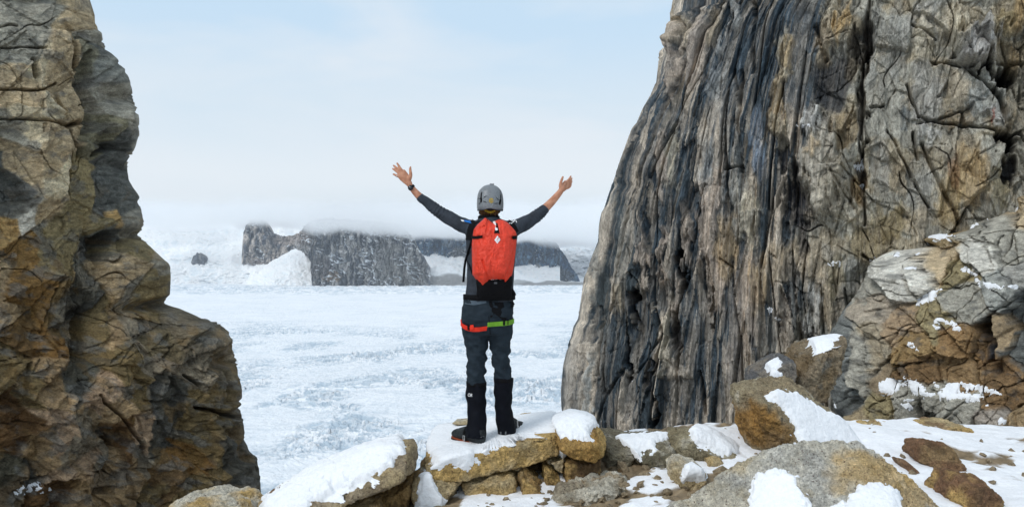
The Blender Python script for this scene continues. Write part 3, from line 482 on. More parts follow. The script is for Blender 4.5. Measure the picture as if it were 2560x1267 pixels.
ridge('rock_mountain', [(738, 600), (742, 588), (764, 560), (800, 545), (900, 550), (1000, 560), (1030, 590), (1045, 620), (1068, 655), (1076, 690)], [(738, 606), (768, 622), (778, 650), (770, 690), (764, 700), (800, 706), (900, 712), (1076, 712)], 2960, 60, 'rock', 'broad grey rock wall in the centre under low cloud with vertical gullies', n=520, m=260, amp=13, cols=(DG, (.44, .425, .41)), seed=43, snow=.15, tan=[(755, 590, 30, 30, TG, .8), (965, 660, 40, 60, (.31, .3, .29), .8), (1020, 680, 50, 36, (.3, .285, .265), .8), (830, 692, 26, 12, (.33, .23, .14), .8), (800, 670, 40, 30, (.2, .18, .18), .6), (740, 680, 24, 20, (.38, .36, .34), .7), (1050, 680, 20, 30, (.2, .19, .19), .6)])
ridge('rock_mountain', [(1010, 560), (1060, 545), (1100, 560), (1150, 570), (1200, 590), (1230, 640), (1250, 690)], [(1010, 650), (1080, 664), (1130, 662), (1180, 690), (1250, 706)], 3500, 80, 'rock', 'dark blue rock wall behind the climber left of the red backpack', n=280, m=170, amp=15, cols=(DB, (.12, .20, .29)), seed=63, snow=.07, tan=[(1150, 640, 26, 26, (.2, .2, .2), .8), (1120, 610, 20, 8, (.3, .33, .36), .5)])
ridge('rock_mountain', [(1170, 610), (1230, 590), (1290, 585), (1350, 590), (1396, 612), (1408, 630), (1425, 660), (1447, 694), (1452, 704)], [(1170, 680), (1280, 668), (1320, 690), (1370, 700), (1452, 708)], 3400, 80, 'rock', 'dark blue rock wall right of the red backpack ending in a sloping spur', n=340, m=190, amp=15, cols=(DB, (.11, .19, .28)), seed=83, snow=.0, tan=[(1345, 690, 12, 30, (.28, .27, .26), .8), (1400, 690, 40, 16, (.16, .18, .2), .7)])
ridge('snow_mountain', [(1380, 640), (1398, 622), (1430, 616), (1480, 616), (1540, 612), (1700, 620)], [(1380, 708), (1700, 708)], 3900, 500, 'snow', 'distant pale snow covered mountain at the right end of the valley', n=200, m=120, amp=22, seed=93, tan=[(1455, 672, 40, 26, (.3, .32, .35), .6)])
ridge('scree_slope', [(1055, 700), (1070, 674), (1090, 663), (1125, 663), (1160, 690), (1230, 700), (1280, 670), (1310, 690), (1360, 700), (1460, 706)], [(1055, 714), (1460, 718)], 2990, 120, 'snow', 'grey rubble and snow apron at the foot of the blue rock walls', n=260, m=60, amp=5, seed=103, tan=[(1110, 700, 60, 18, (.27, .26, .25), .9), (1150, 706, 60, 14, (.3, .29, .28), .9), (1380, 710, 100, 9, (.26, .25, .24), .9), (1270, 706, 60, 10, (.28, .27, .26), .7)])
ridge('rock_outcrop', [(478, 655), (482, 640), (490, 631), (500, 632), (507, 642), (512, 652)], [(478, 656), (512, 656)], 3335, 16, 'rock', 'lone small dark rock poking out of the white icefall', n=50, m=40, amp=4, cols=(DG, (.22, .22, .22)), seed=113, snow=-.2)
# valley floor under and beyond everything
mesh_np('ground_below', np.array([[-30000, -5000, -175], [30000, -5000, -175], [30000, 30000, -175], [-30000, 30000, -175]]), np.array([[0, 1, 2, 3]]), M_ICE, col=np.full((4, 3), .8))
tag(bpy.data.objects['ground_below'], 'snowy valley floor reaching the horizon', 'ground', kind='structure')
# low cloud over the mountain tops
def cloud():
    m = bpy.data.materials.new('cloud_vapour'); m.use_nodes = True; N = m.node_tree.nodes; L = m.node_tree.links
    N.remove(N['Principled BSDF'])
    pv = N.new('ShaderNodeVolumePrincipled'); pv.inputs['Color'].default_value = (1, 1, 1, 1); pv.inputs['Anisotropy'].default_value = .1
    tc = N.new('ShaderNodeTexCoord'); sp = N.new('ShaderNodeSeparateXYZ'); L.new(tc.outputs['Object'], sp.inputs[0])
    no = N.new('ShaderNodeTexNoise'); no.inputs['Scale'].default_value = .0035; no.inputs['Detail'].default_value = 6; no.inputs['Distortion'].default_value = .6
    L.new(tc.outputs['Object'], no.inputs['Vector'])
    bx = N.new('ShaderNodeMapRange'); bx.inputs[1].default_value = -900; bx.inputs[2].default_value = -760; bx.inputs[3].default_value = 52; bx.inputs[4].default_value = 0; bx.interpolation_type = 'SMOOTHSTEP'
    L.new(sp.outputs['X'], bx.inputs[0])
    b2 = N.new('ShaderNodeMapRange'); b2.inputs[1].default_value = -400; b2.inputs[2].default_value = 350; b2.inputs[3].default_value = 0; b2.inputs[4].default_value = -42; L.new(sp.outputs['X'], b2.inputs[0])
    def math_(op, a, b):
        n = N.new('ShaderNodeMath'); n.operation = op
        for i, v in enumerate((a, b)):
            if isinstance(v, (int, float)): n.inputs[i].default_value = v
            else: L.new(v, n.inputs[i])
        return n.outputs[0]
    z = math_('SUBTRACT', math_('SUBTRACT', sp.outputs['Z'], bx.outputs[0]), b2.outputs[0])
    z = math_('ADD', z, math_('MULTIPLY', math_('SUBTRACT', no.outputs['Fac'], .5), 150))
    r = N.new('ShaderNodeMapRange'); r.inputs[1].default_value = 70; r.inputs[2].default_value = 112; r.inputs[3].default_value = 0; r.inputs[4].default_value = 1; r.interpolation_type = 'SMOOTHSTEP'; L.new(z, r.inputs[0])
    t = N.new('ShaderNodeMapRange'); t.inputs[1].default_value = 95; t.inputs[2].default_value = 232; t.inputs[3].default_value = 1; t.inputs[4].default_value = 0; t.interpolation_type = 'SMOOTHSTEP'; L.new(math_('ADD', sp.outputs['Z'], math_('MULTIPLY', math_('SUBTRACT', no.outputs['Fac'], .5), -120)), t.inputs[0])
    dn = math_('MULTIPLY', math_('MULTIPLY', r.outputs[0], t.outputs[0]), .013)
    L.new(dn, pv.inputs['Density']); L.new(pv.outputs[0], N['Material Output'].inputs['Volume'])
    bm = bmesh.new(); bmesh.ops.create_cube(bm, size=1); bmesh.ops.scale(bm, vec=(7000, 1500, 220), verts=bm.verts); bmesh.ops.translate(bm, vec=(0, 3550, 130), verts=bm.verts)
    me = bpy.data.meshes.new('cloud_bank'); bm.to_mesh(me); bm.free(); me.materials.append(m)
    o = bpy.data.objects.new('cloud_bank', me); COL.objects.link(o)
    try: m.cycles.volume_step_rate = .15
    except Exception: pass
    tag(o, 'pale low cloud hiding the tops of the far rock walls', 'cloud', kind='stuff')
cloud()

def haze():
    m = bpy.data.materials.new('haze_air'); m.use_nodes = True; N = m.node_tree.nodes; N.remove(N['Principled BSDF'])
    pv = N.new('ShaderNodeVolumePrincipled'); pv.inputs['Color'].default_value = (.86, .93, 1, 1); pv.inputs['Density'].default_value = .00004
    m.node_tree.links.new(pv.outputs[0], N['Material Output'].inputs['Volume'])
    bm = bmesh.new(); bmesh.ops.create_cube(bm, size=1); bmesh.ops.scale(bm, vec=(70000, 40000, 420), verts=bm.verts); bmesh.ops.translate(bm, vec=(0, 13000, 33), verts=bm.verts)
    me = bpy.data.meshes.new('haze'); bm.to_mesh(me); bm.free(); me.materials.append(m); o = bpy.data.objects.new('haze', me); COL.objects.link(o)
    tag(o, 'thin pale air between the ledge and the far rock walls', 'haze', kind='stuff')
haze()
# ------------------------------------------------------------------ ground under the stones
def ground_z(x, y):
    crest = 5.15 + .95 * sstep(-.6, .5, x) + .35 * sstep(2.2, 3.6, x)
    z = -1.58 - .05 * np.exp(-((x + .35) / .75) ** 2) * sstep(5.9, 5.3, y) - .7 * sstep(-1.75, -2.3, x) * sstep(3.9, 4.5, y) + .07 * sstep(4.6, 6.0, y) + .10 * sstep(.4, 1.6, x) * (1 - sstep(2.4, 5, x) * 1.3) - .16 * sstep(-.3, -1.6, x)
    z = z + .035 * fbm2(x * 1.3, y * 1.3, 3, 301) 
    over = np.maximum(y - crest, 0)
    return z - over * .55 - over ** 2 * 1.1
def ground():
    x = np.concatenate([np.linspace(-9, -2.2, 24)[:-1], np.linspace(-2.2, 4.6, 520), np.linspace(4.6, 10, 20)[1:]])
    y = np.concatenate([np.linspace(-8, 3.4, 26)[:-1], np.linspace(3.4, 7.4, 330), np.linspace(7.4, 14, 30)[1:]])
    X, Y = np.meshgrid(x, y); X = X.astype(np.float32); Y = Y.astype(np.float32)
    Z = ground_z(X, Y)
    g = sstep(.02, .16, fbm2(X * 1.5 + 2, Y * 2.2, 4, 311) + .28 * np.exp(-((X - .75) / .45) ** 2 - ((Y - 4.85) / .3) ** 2) - .06 - .25 * sstep(1.6, 2.6, X))
    g = np.where(Y > 7.5, 1, g); gr = g[..., None]
    Z = Z + (1 - g) * (.025 + .01 * fbm2(X * 5, Y * 5, 3, 315)) + g * (.018 * fbm2(X * 14, Y * 14, 3, 318) + .02 * rid2(X * 6, Y * 6, 3, 320))
    c = np.array((.9, .91, .93)) * (1 - gr) + np.array((.24, .18, .11)) * gr * (1 + .5 * fbm2(X * 9, Y * 9, 4, 325)[..., None])
    o = mesh_np('ground', np.stack([X, Y, Z], -1), grid_faces(len(y), len(x)), M_GROUND, col=c)
    tag(o, 'snow covered rubble ground at the lip of the gap between the cliffs', 'ground', kind='structure')
M_GROUND = tinted('snowy_ground', [(14, .05), (60, .07)], bumps=[(12, .03, .5), (70, .008, .6)], rough=.75)
ground()
# ------------------------------------------------------------------ stones: intersections of planes with softened edges, outline given by a silhouette
def cube_sphere(n):
    a = np.tan(np.linspace(-math.pi / 4, math.pi / 4, n)); A, Bm = np.meshgrid(a, a); o = np.ones_like(A); Vs = []; Fs = []
    for k, q in enumerate([(o, A, Bm), (-o, Bm, A), (A, o, -Bm), (Bm, -o, -A) , (A, Bm, o), (Bm, A, -o)]):
        Vs.append(np.stack(q, -1).reshape(-1, 3)); Fs.append(grid_faces(n, n) + k * n * n)
    V = np.concatenate(Vs); V /= np.linalg.norm(V, axis=1)[:, None]; Fq = np.concatenate(Fs)
    key = np.round(V * 1e5).astype(np.int64); u, idx, inv = np.unique(key, axis=0, return_index=True, return_inverse=True)
    V = V[idx]; Fq = inv.reshape(-1)[Fq]
    a, b, c = V[Fq[:, 0]], V[Fq[:, 1]], V[Fq[:, 2]]
    fl = (np.cross(b - a, c - a) * a).sum(1) < 0; Fq[fl] = Fq[fl][:, ::-1]
    return V.astype(np.float32), Fq
_CS = {}
def vnormals(V, Fq):
    a, b, c, d = (V[Fq[:, i]] for i in range(4)); fn = np.cross(c - a, d - b); n = np.zeros_like(V)
    for i in range(4): np.add.at(n, Fq[:, i], fn)
    return n / np.maximum(np.linalg.norm(n, axis=1)[:, None], 1e-9)
def stone(label, poly, Y, depth, planes=(), cols=(T, G), res=60, p=36, amp=.012, name='stone', seed=1, taper=.14, group='loose stones of the ledge', front=(0, -1, -.15), back_drop=.2, shave=14, patch=(), cat='stone'):
    if res not in _CS: _CS[res] = cube_sphere(res)
    U, Fq = _CS[res]
    P = np.array([at(x, y, Y)[:] for x, y in poly]); c0 = P.mean(0)
    area = 0; cen = np.zeros(2)
    for i in range(len(P)):
        a, b = P[i, [0, 2]], P[(i + 1) % len(P), [0, 2]]; w = a[0] * b[1] - b[0] * a[1]; area += w; cen += (a + b) * w
    cen /= 3 * area; c = np.array([cen[0], Y, cen[1]])
    dim = np.array([np.ptp(P[:, 0]) / 2, depth / 2, np.ptp(P[:, 2]) / 2])
    D = U * dim; D = D / np.linalg.norm(D, axis=1)[:, None]
    pl = []
    for i in range(len(P)):
        a, b = P[i], P[(i + 1) % len(P)]; e = b - a; n = np.array([e[2], 0, -e[0]]) * (1 if area < 0 else -1); n = -n
        if n @ (a - c) < 0: n = -n
        n = n / np.linalg.norm(n)
        for ty in (-taper, taper):
            m = n + np.array([0, ty, 0]); m /= np.linalg.norm(m); pl.append((m, max(m @ (a - c), .01)))
    fr = np.array(front, float); fr /= np.linalg.norm(fr); pl.append((fr, depth / 2)); bk = np.array([.1, 1, .1]); bk /= np.linalg.norm(bk); pl.append((bk, depth / 2))
    for (x, y, dy, n) in planes:                   # a face through a pixel point at depth Y + dy
        n = np.array(n, float); n /= np.linalg.norm(n); q = np.array(at(x, y, Y + dy)[:]); pl.append((n, max(n @ (q - c), .01)))
    rr_ = np.random.RandomState(seed + 77)
    ext = [max(n @ (P[i] - c) for i in range(len(P))) for n in [np.array([1, 0, 0])]]
    for _ in range(shave):
        n = rr_.randn(3); n[1] = -abs(n[1]) * 1.2 - .3; n /= np.linalg.norm(n); rad = np.abs(n) @ dim
        pl.append((n, rad * rr_.uniform(.80, .98)))
    acc = 0
    for n, d in pl: acc = acc + (np.maximum(D @ n, 0) / d) ** p
    r = acc ** (-1 / p) * (1.09 if seed in (3, 4, 5, 6, 7, 8, 12, 13, 15, 16) else 1.03)
    V = (D * r[:, None] + c).astype(np.float32); base = V.copy(); nn = vnormals(V, Fq)
    x, y, z = V.T; s = seed * 3
    hn = fbm3(x * 3.2, y * 3.2, z * 3.2, 3, s) * amp * 2.2 + fbm3(x * 13, y * 13, z * 13, 3, s + 5) * amp + np.abs(fbm3(x * 5, y * 5, z * 5, 4, s + 8)) * -amp * 3.2 + amp * .8 * (1 - np.abs(fbm3(x * 26, y * 26, z * 26, 3, s + 9)) * 2)
    V = V + nn * hn[:, None]
    k = sstep(-.25, .3, fbm3(x * 3.5 + s, y * 3.5, z * 3.5, 4, s + 11))[:, None]
    col = np.array(cols[0]) * (1 - k) + np.array(cols[1]) * k
    k2 = sstep(.15, .5, fbm3(x * 6, y * 6 + s, z * 6, 4, s + 15))[:, None] * .6
    col = col * (1 - k2) + np.array(cols[2] if len(cols) > 2 else B) * k2
    ppx = CX + x / y * F; ppy = CY - z / y * F
    for (qx, qy, rx, ry, cc, st) in patch:
        d = np.sqrt(((ppx - qx) / rx) ** 2 + ((ppy - qy) / ry) ** 2) + .4 * fbm3(x * 8, y * 8, z * 8, 2, 3); w = ((1 - sstep(.6, 1.2, d)) * st)[:, None]
        col = col * (1 - w) + np.array(cc) * w
    o = mesh_np(name, V, Fq, M_GRAN, col=np.clip(col, .01, .85))
    tag(o, label, cat, group)
    return dict(o=o, base=base, V=V, n=nn, F=Fq)
def gY(px, py):
    Ys = np.linspace(3.2, 7.5, 900); x = (px - CX) / F * Ys; z = (CY - py) / F * Ys; g = ground_z(x, Ys); k = np.argmax(z < g); return float(Ys[k])
def seg_sd(px, py, poly):
    """signed distance to a polygon in picture pixels, positive inside"""
    d = np.full(px.shape, 1e9); ins = np.zeros(px.shape, bool)
    for i in range(len(poly)):
        (x0, y0), (x1, y1) = poly[i], poly[(i + 1) % len(poly)]
        vx, vy = x1 - x0, y1 - y0; t = np.clip(((px - x0) * vx + (py - y0) * vy) / (vx * vx + vy * vy + 1e-9), 0, 1)
        d = np.minimum(d, np.hypot(px - x0 - t * vx, py - y0 - t * vy))
        cnd = ((y0 > py) != (y1 > py)) & (px < (x1 - x0) * (py - y0) / (y1 - y0 + 1e-9) + x0); ins ^= cnd
    return np.where(ins, d, -d)
def snow_on(st, poly, label, thick=.05, ramp=24, nz=.12, margin=14, name='snow_patch', rag=9, group='snow patches on the stones', kind=None, seed=0, mat=None):
    V0 = st['base']; x, y, z = V0.T; px = CX + x / y * F; py = CY - z / y * F
    sd = seg_sd(px, py, poly) + rag * fbm3(x * 7, y * 7, z * 7, 4, 50 + seed) + rag * .8 * fbm3(x * 22, y * 22, z * 22, 3, 55 + seed)
    ok = (sd > -margin) & (st['n'][:, 2] > nz)
    Fq = st['F']; keep = ok[Fq].all(1); Fq = Fq[keep]
    if not len(Fq): print('NO SNOW', label); return
    used = np.unique(Fq); mp = -np.ones(len(V0), int); mp[used] = np.arange(len(used))
    t = np.clip(sd[used] / ramp, -1, 1); hh = np.where(t > 0, np.sqrt(np.maximum(1 - (1 - t) ** 2, 0)), t * .9)
    hh = hh * thick * (1 + .25 * fbm3(x[used] * 5, y[used] * 5, z[used] * 5, 3, 70 + seed)) + .003
    # do not leave a cliff where the patch meets the far side: sink the open rim
    edges = np.sort(np.concatenate([Fq[:, [0, 1]], Fq[:, [1, 2]], Fq[:, [2, 3]], Fq[:, [3, 0]]]), 1)
    u, cnt = np.unique(edges, axis=0, return_counts=True); rim = np.unique(u[cnt == 1]); isr = np.zeros(len(V0), bool); isr[rim] = True
    hh = np.where(isr[used], np.minimum(hh, -.012), hh)
    up = st['n'][used] * .6 + np.array([0, 0, .6]); up /= np.linalg.norm(up, axis=1)[:, None]
    V = V0[used] + up * hh[:, None]
    o = mesh_np(name, V, mp[Fq], mat or M_SNOW, col=np.full((len(V), 3), (.90, .915, .935)))
    tag(o, label, 'snow', group, kind)
    return o
YG = (.58, .39, .15); GY = (.62, .575, .47); GB = (.30, .19, .075); TN = (.50, .39, .22); RB = (.22, .125, .07)
slab = stone('long flat golden granite slab the climber stands on', [(1078, 1130), (1080, 1060), (1095, 1040), (1300, 1030), (1385, 1040), (1394, 1080), (1392, 1112), (1350, 1128), (1200, 1150), (1130, 1158), (1090, 1146)], 5.42, .8, planes=[(1180, 1132, -.44, (-.14, .0, 1)), (1100, 1152, -.5, (-.30, -.1, 1)), (1390, 1092, -.38, (.15, -.1, 1))], front=(.33, -1, .06), taper=.02, shave=0, cols=(YG, TN, GB), res=100, seed=1, amp=.011)
snow_on(slab, [(1040, 1000), (1500, 1000), (1420, 1080), (1340, 1078), (1310, 1090), (1280, 1106), (1240, 1118), (1190, 1134), (1182, 1166), (1160, 1172), (1130, 1158), (1085, 1160), (1050, 1110)], 'trampled snow on the golden slab under the boots', .032, 26, seed=1, nz=-.3)
cap = stone('rounded orange granite block topped with a thick snow cap', [(1388, 1100), (1392, 1062), (1430, 1050), (1478, 1056), (1500, 1075), (1511, 1105), (1506, 1130), (1480, 1142), (1430, 1132), (1400, 1115)], 5.25, .55, planes=[(1440, 1095, -.2, (-.1, -.5, 1))], cols=(YG, (.42, .25, .08), TN), res=60, seed=2)
snow_on(cap, [(1360, 1020), (1480, 1020), (1500, 1060), (1478, 1078), (1468, 1098), (1430, 1108), (1395, 1098), (1370, 1080)], 'thick domed snow cap on the rounded orange block', .055, 30, seed=2)
stone('dark brown square block under the rounded orange stone', [(1406, 1134), (1498, 1132), (1502, 1160), (1498, 1198), (1440, 1204), (1408, 1198)], 5.3, .4, cols=(GB, (.16, .1, .05), YG), res=44, seed=3)
st_f = stone('wedge shaped tan stone with a tongue of snow below the slab end', [(1030, 1200), (1045, 1175), (1075, 1160), (1110, 1172), (1156, 1178), (1152, 1205), (1128, 1240), (1105, 1275), (1050, 1275), (1034, 1240)], 5.05, .4, cols=(TN, GB, GY), res=60, seed=4, front=(0, -1, .1))
snow_on(st_f, [(1062, 1180), (1078, 1186), (1090, 1215), (1105, 1250), (1110, 1290), (1040, 1290), (1045, 1240), (1050, 1200)], 'narrow tongue of snow running down the wedge shaped tan stone', .04, 14, nz=-1, seed=4)
stone('broad pale brown block in the row below the slab', [(1158, 1186), (1200, 1178), (1284, 1168), (1294, 1195), (1292, 1228), (1230, 1245), (1170, 1238), (1160, 1210)], 5.15, .4, cols=(TN, YG, GB), res=50, seed=5)
stone('leaning dark golden stone between two blocks below the slab', [(1296, 1180), (1315, 1160), (1335, 1170), (1352, 1200), (1372, 1215), (1374, 1250), (1330, 1256), (1300, 1235)], 5.12, .35, cols=(GB, YG, TN), res=44, seed=6)
stone('small orange brown stone wedged beneath the slab end', [(1360, 1162), (1378, 1168), (1398, 1190), (1402, 1205), (1392, 1212), (1366, 1206), (1358, 1190)], 5.18, .28, cols=(YG, GB, TN), res=30, seed=7)
stone('small grey stone jammed between slab and dark square block', [(1365, 1144), (1408, 1136), (1410, 1160), (1406, 1178), (1385, 1164)], 5.25, .25, cols=(TN, GY, GB), res=30, seed=8)
stone('thin flat stone shim right under the slab', [(1262, 1162), (1320, 1148), (1322, 1158), (1290, 1168)], 5.2, .3, cols=(GB, TN, B), res=24, seed=9, amp=.005)
s_j = stone('narrow grey stone with a snow strip between slab and orange block', [(1392, 1112), (1404, 1110), (1412, 1130), (1410, 1150), (1396, 1140)], 5.3, .25, cols=(GY, TN, GB), res=24, seed=10, amp=.005)
snow_on(s_j, [(1388, 1100), (1406, 1105), (1414, 1128), (1412, 1146), (1398, 1140)], 'snow strip in the gap between slab and orange block', .03, 10, nz=-1, seed=5)
a_ = stone('long tilted slab under deep snow rising left of the climber', [(640, 1300), (650, 1246), (695, 1222), (750, 1184), (820, 1160), (900, 1128), (985, 1108), (1030, 1106), (1040, 1150), (1036, 1176), (1000, 1200), (950, 1222), (880, 1250), (800, 1275), (740, 1300)], 4.9, .7, planes=[(880, 1222, -.30, (-.32, -.8, 1)), (985, 1190, -.30, (-.30, -.7, 1))], cols=(TN, (.30, .24, .16), GB), res=110, seed=11, patch=[(680, 1240, 40, 30, RB, .8)])
snow_on(a_, [(655, 1300), (662, 1252), (720, 1212), (790, 1165), (900, 1110), (1000, 1090), (1014, 1116), (1010, 1140), (990, 1150), (975, 1175), (930, 1198), (880, 1215), (838, 1222), (845, 1240), (790, 1250), (760, 1300)], 'deep smooth snow blanket on the long tilted slab', .045, 32, nz=-.2, rag=13, seed=6)
stone('dark angular stone under the upper end of the tilted slab', [(960, 1222), (1000, 1200), (1032, 1182), (1040, 1210), (1030, 1250), (1000, 1290), (965, 1280)], 5.0, .35, cols=(GB, B, YG), res=40, seed=12)
stone('pale split stone below the middle of the tilted slab', [(870, 1255), (955, 1228), (968, 1250), (965, 1300), (880, 1300)], 4.9, .35, cols=(TN, GB, GY), res=36, seed=13)
stone('rounded tan rock beside the foot of the left cliff', [(395, 1300), (420, 1262), (462, 1240), (520, 1234), (585, 1234), (605, 1252), (650, 1262), (700, 1300)], 4.7, .7, planes=[(520, 1250, -.25, (0, -.7, 1))], cols=(GY, YG, TN), res=70, seed=14)
stone('mossy grey boulder behind the orange snow capped block', [(1498, 1084), (1520, 1080), (1600, 1090), (1615, 1110), (1560, 1140), (1535, 1160), (1500, 1168), (1496, 1130)], 5.65, .6, planes=[(1540, 1100, -.2, (0, -.5, 1))], cols=((.27, .24, .17), (.2, .17, .11), GY), res=50, seed=15)
s_m = stone('dark grey stone half buried in snow right of the ledge', [(1540, 1100), (1600, 1092), (1668, 1096), (1680, 1130), (1672, 1175), (1640, 1200), (1600, 1160), (1575, 1140)], 5.55, .6, planes=[(1600, 1130, -.2, (-.1, -.4, 1))], cols=((.25, .22, .15), (.16, .14, .09), GY), res=60, seed=16)
snow_on(s_m, [(1510, 1108), (1560, 1090), (1680, 1080), (1676, 1100), (1645, 1112), (1638, 1132), (1600, 1136), (1600, 1150), (1560, 1150), (1530, 1130)], 'snow sheet over the dark half buried stone', .04, 28, nz=0, seed=7)
s_n = stone('cracked angular tan boulder with a snow pad on its right slope', [(1670, 1120), (1676, 1080), (1692, 1073), (1760, 1080), (1800, 1100), (1852, 1128), (1830, 1140), (1770, 1148), (1700, 1150), (1676, 1146)], 5.5, .5, planes=[(1730, 1092, -.15, (.35, -.5, 1)), (1690, 1110, -.22, (-.4, -1, .2))], cols=((.36, .31, .2), (.24, .2, .12), GY), res=64, seed=17, front=(-.25, -1, .0))
snow_on(s_n, [(1722, 1080), (1740, 1066), (1800, 1070), (1835, 1100), (1862, 1136), (1820, 1142), (1780, 1124), (1735, 1102)], 'oval snow pad on the cracked tan boulder', .05, 18, nz=.0, rag=4, seed=8)
stone('small golden stone below the oval snow pad', [(1752, 1134), (1790, 1130), (1806, 1150), (1790, 1170), (1756, 1168)], 5.3, .3, cols=(YG, TN, GB), res=34, seed=18)
s_p = stone('small grey stone carrying a white snow lump beside the big boulder', [(1672, 1160), (1700, 1150), (1736, 1154), (1760, 1180), (1740, 1220), (1690, 1225), (1674, 1195)], gY(1710, 1205), .35, cols=(GY, TN, GB), res=44, seed=19)
snow_on(s_p, [(1710, 1170), (1730, 1160), (1756, 1180), (1765, 1200), (1740, 1196), (1710, 1200)], 'small snow lump on the grey stone beside the big boulder', .04, 12, nz=-1, rag=3, seed=9)
big = stone('huge pale speckled granite boulder filling the lower right foreground', [(1655, 1330), (1668, 1250), (1700, 1215), (1750, 1190), (1800, 1150), (1870, 1128), (1935, 1122), (1980, 1096), (2070, 1086), (2140, 1096), (2200, 1128), (2260, 1170), (2310, 1220), (2345, 1280), (2360, 1340)], 4.15, 1.3, planes=[(1980, 1170, -.40, (-.2, -.75, 1)), (2150, 1180, -.45, (.35, -.8, 1)), (1760, 1220, -.4, (-.5, -.9, .9)), (2000, 1230, -.55, (0, -1, .35))], cols=(GY, (.56, .54, .48), (.50, .43, .30)), res=150, seed=20, amp=.016, taper=.5, name='boulder', cat='boulder', group='big boulders of the foreground', patch=[(2180, 1180, 110, 60, YG, .75), (2290, 1240, 60, 70, YG, .7), (1830, 1160, 60, 30, TN, .6)])
snow_on(big, [(1900, 1190), (1960, 1180), (1990, 1200), (2015, 1250), (2030, 1330), (1880, 1330), (1880, 1240), (1890, 1215)], 'rounded snow patch in the hollow of the huge pale boulder', .03, 32, nz=-1, rag=15, seed=10)
snow_on(big, [(2120, 1250), (2150, 1215), (2200, 1205), (2240, 1230), (2250, 1290), (2250, 1340), (2080, 1340), (2090, 1275)], 'snow patch low on the right flank of the huge pale boulder', .03, 32, nz=-1, rag=17, seed=11)
tilt = stone('big tilted golden boulder with an orange undercut left face', [(1834, 985), (1842, 960), (1930, 948), (1985, 950), (2020, 965), (2050, 990), (2080, 1030), (2130, 1068), (2150, 1110), (2000, 1130), (1865, 1125), (1858, 1100), (1846, 1040)], 5.5, .95, planes=[(1930, 1010, -.3, (.50, -.8, .55)), (1880, 1040, -.30, (-.45, -1, -.25))], cols=((.37, .31, .20), (.30, .24, .15), GY), res=110, seed=21, amp=.016, name='boulder', cat='boulder', group='big boulders of the foreground', taper=.25, patch=[(1880, 1060, 70, 55, (.38, .2, .05), .85), (1930, 1090, 70, 40, (.26, .15, .05), .8)])
snow_on(tilt, [(1924, 985), (1945, 978), (1990, 984), (2030, 1010), (2070, 1035), (2140, 1052), (2190, 1120), (2000, 1130), (1990, 1086), (1960, 1030)], 'steep bright snow tongue on the right slope of the tilted boulder', .04, 24, nz=-1, rag=6, seed=12)
stone('reddish brown stone poking out of the right hand snow', [(2284, 1130), (2290, 1108), (2318, 1098), (2350, 1105), (2378, 1130), (2392, 1165), (2370, 1185), (2330, 1172), (2290, 1152)], gY(2340, 1172) + .05, .4, planes=[(2330, 1125, -.1, (0, -.6, 1))], cols=(RB, (.3, .2, .1), B), res=50, seed=22)
stone('thin leaning sliver of red brown rock beside the huge boulder', [(2244, 1145), (2262, 1150), (2290, 1175), (2300, 1195), (2280, 1192), (2256, 1172)], gY(2275, 1180) + .03, .25, cols=(RB, (.26, .17, .1), B), res=30, seed=23, amp=.006)
stone('lumpy brown and yellow stone low in the right hand snow', [(2340, 1190), (2380, 1178), (2430, 1190), (2462, 1215), (2460, 1262), (2400, 1290), (2330, 1270), (2350, 1230)], gY(2400, 1262) + .05, .45, cols=(RB, YG, B), res=56, seed=24)
stone('flat golden rock at the snow edge under the right outcrop', [(2270, 1075), (2290, 1052), (2340, 1046), (2400, 1056), (2405, 1075)], 6.3, .4, cols=(YG, TN, RB), res=36, seed=25)
stone('low tan rock at the snow edge nearest the tilted boulder', [(2128, 1075), (2150, 1056), (2190, 1053), (2225, 1062), (2232, 1078)], 6.2, .4, cols=(TN, YG, GB), res=30, seed=26)
stone('tiny red stone sitting in the snow right of the ledge', [(1542, 1176), (1550, 1170), (1558, 1178), (1556, 1190), (1546, 1188)], gY(1550, 1184), .06, cols=(RB, GB), res=12, seed=27, amp=.002)
stone('small flat tan stone showing behind the snow near the right boot', [(1296, 1046), (1300, 1036), (1330, 1033), (1336, 1044)], 5.9, .3, cols=(TN, YG), res=20, seed=28, amp=.004)
stone('small flat tan stone showing behind the snow near the left boot', [(1130, 1058), (1140, 1049), (1172, 1048), (1176, 1058)], 5.8, .3, cols=(TN, GY), res=20, seed=29, amp=.004)
stone('small dark stone in the gap left of the slab', [(1052, 1150), (1068, 1140), (1078, 1150), (1072, 1180), (1050, 1168)], 5.3, .25, cols=(GB, B), res=24, seed=30, amp=.005)
s_w = stone('square brown boulder streaked with snow before the tall pillar', [(1940, 960), (1960, 920), (2000, 870), (2040, 850), (2100, 842), (2112, 860), (2075, 930), (2050, 1000), (1940, 1010)], 7.6, .9, planes=[(2010, 870, -.3, (-.35, -.5, 1)), (2040, 900, -.4, (.5, -1, 0))], cols=((.22, .16, .09), (.3, .24, .16), G), res=64, seed=31, name='boulder', cat='boulder', group='big boulders of the foreground', amp=.02)
snow_on(s_w, [(2020, 850), (2090, 836), (2110, 845), (2060, 862), (2040, 876), (2030, 860)], 'thin snow line along the top of the square brown boulder', .03, 8, nz=-.2, rag=4, seed=13)
s_v = stone('low dark boulder with speckled snow left of the square brown boulder', [(1874, 960), (1880, 925), (1910, 905), (1950, 885), (1975, 900), (1970, 960), (1950, 990), (1880, 990)], 7.3, .7, cols=((.15, .15, .15), (.25, .22, .18), G), res=50, seed=32, name='boulder', cat='boulder', group='big boulders of the foreground')
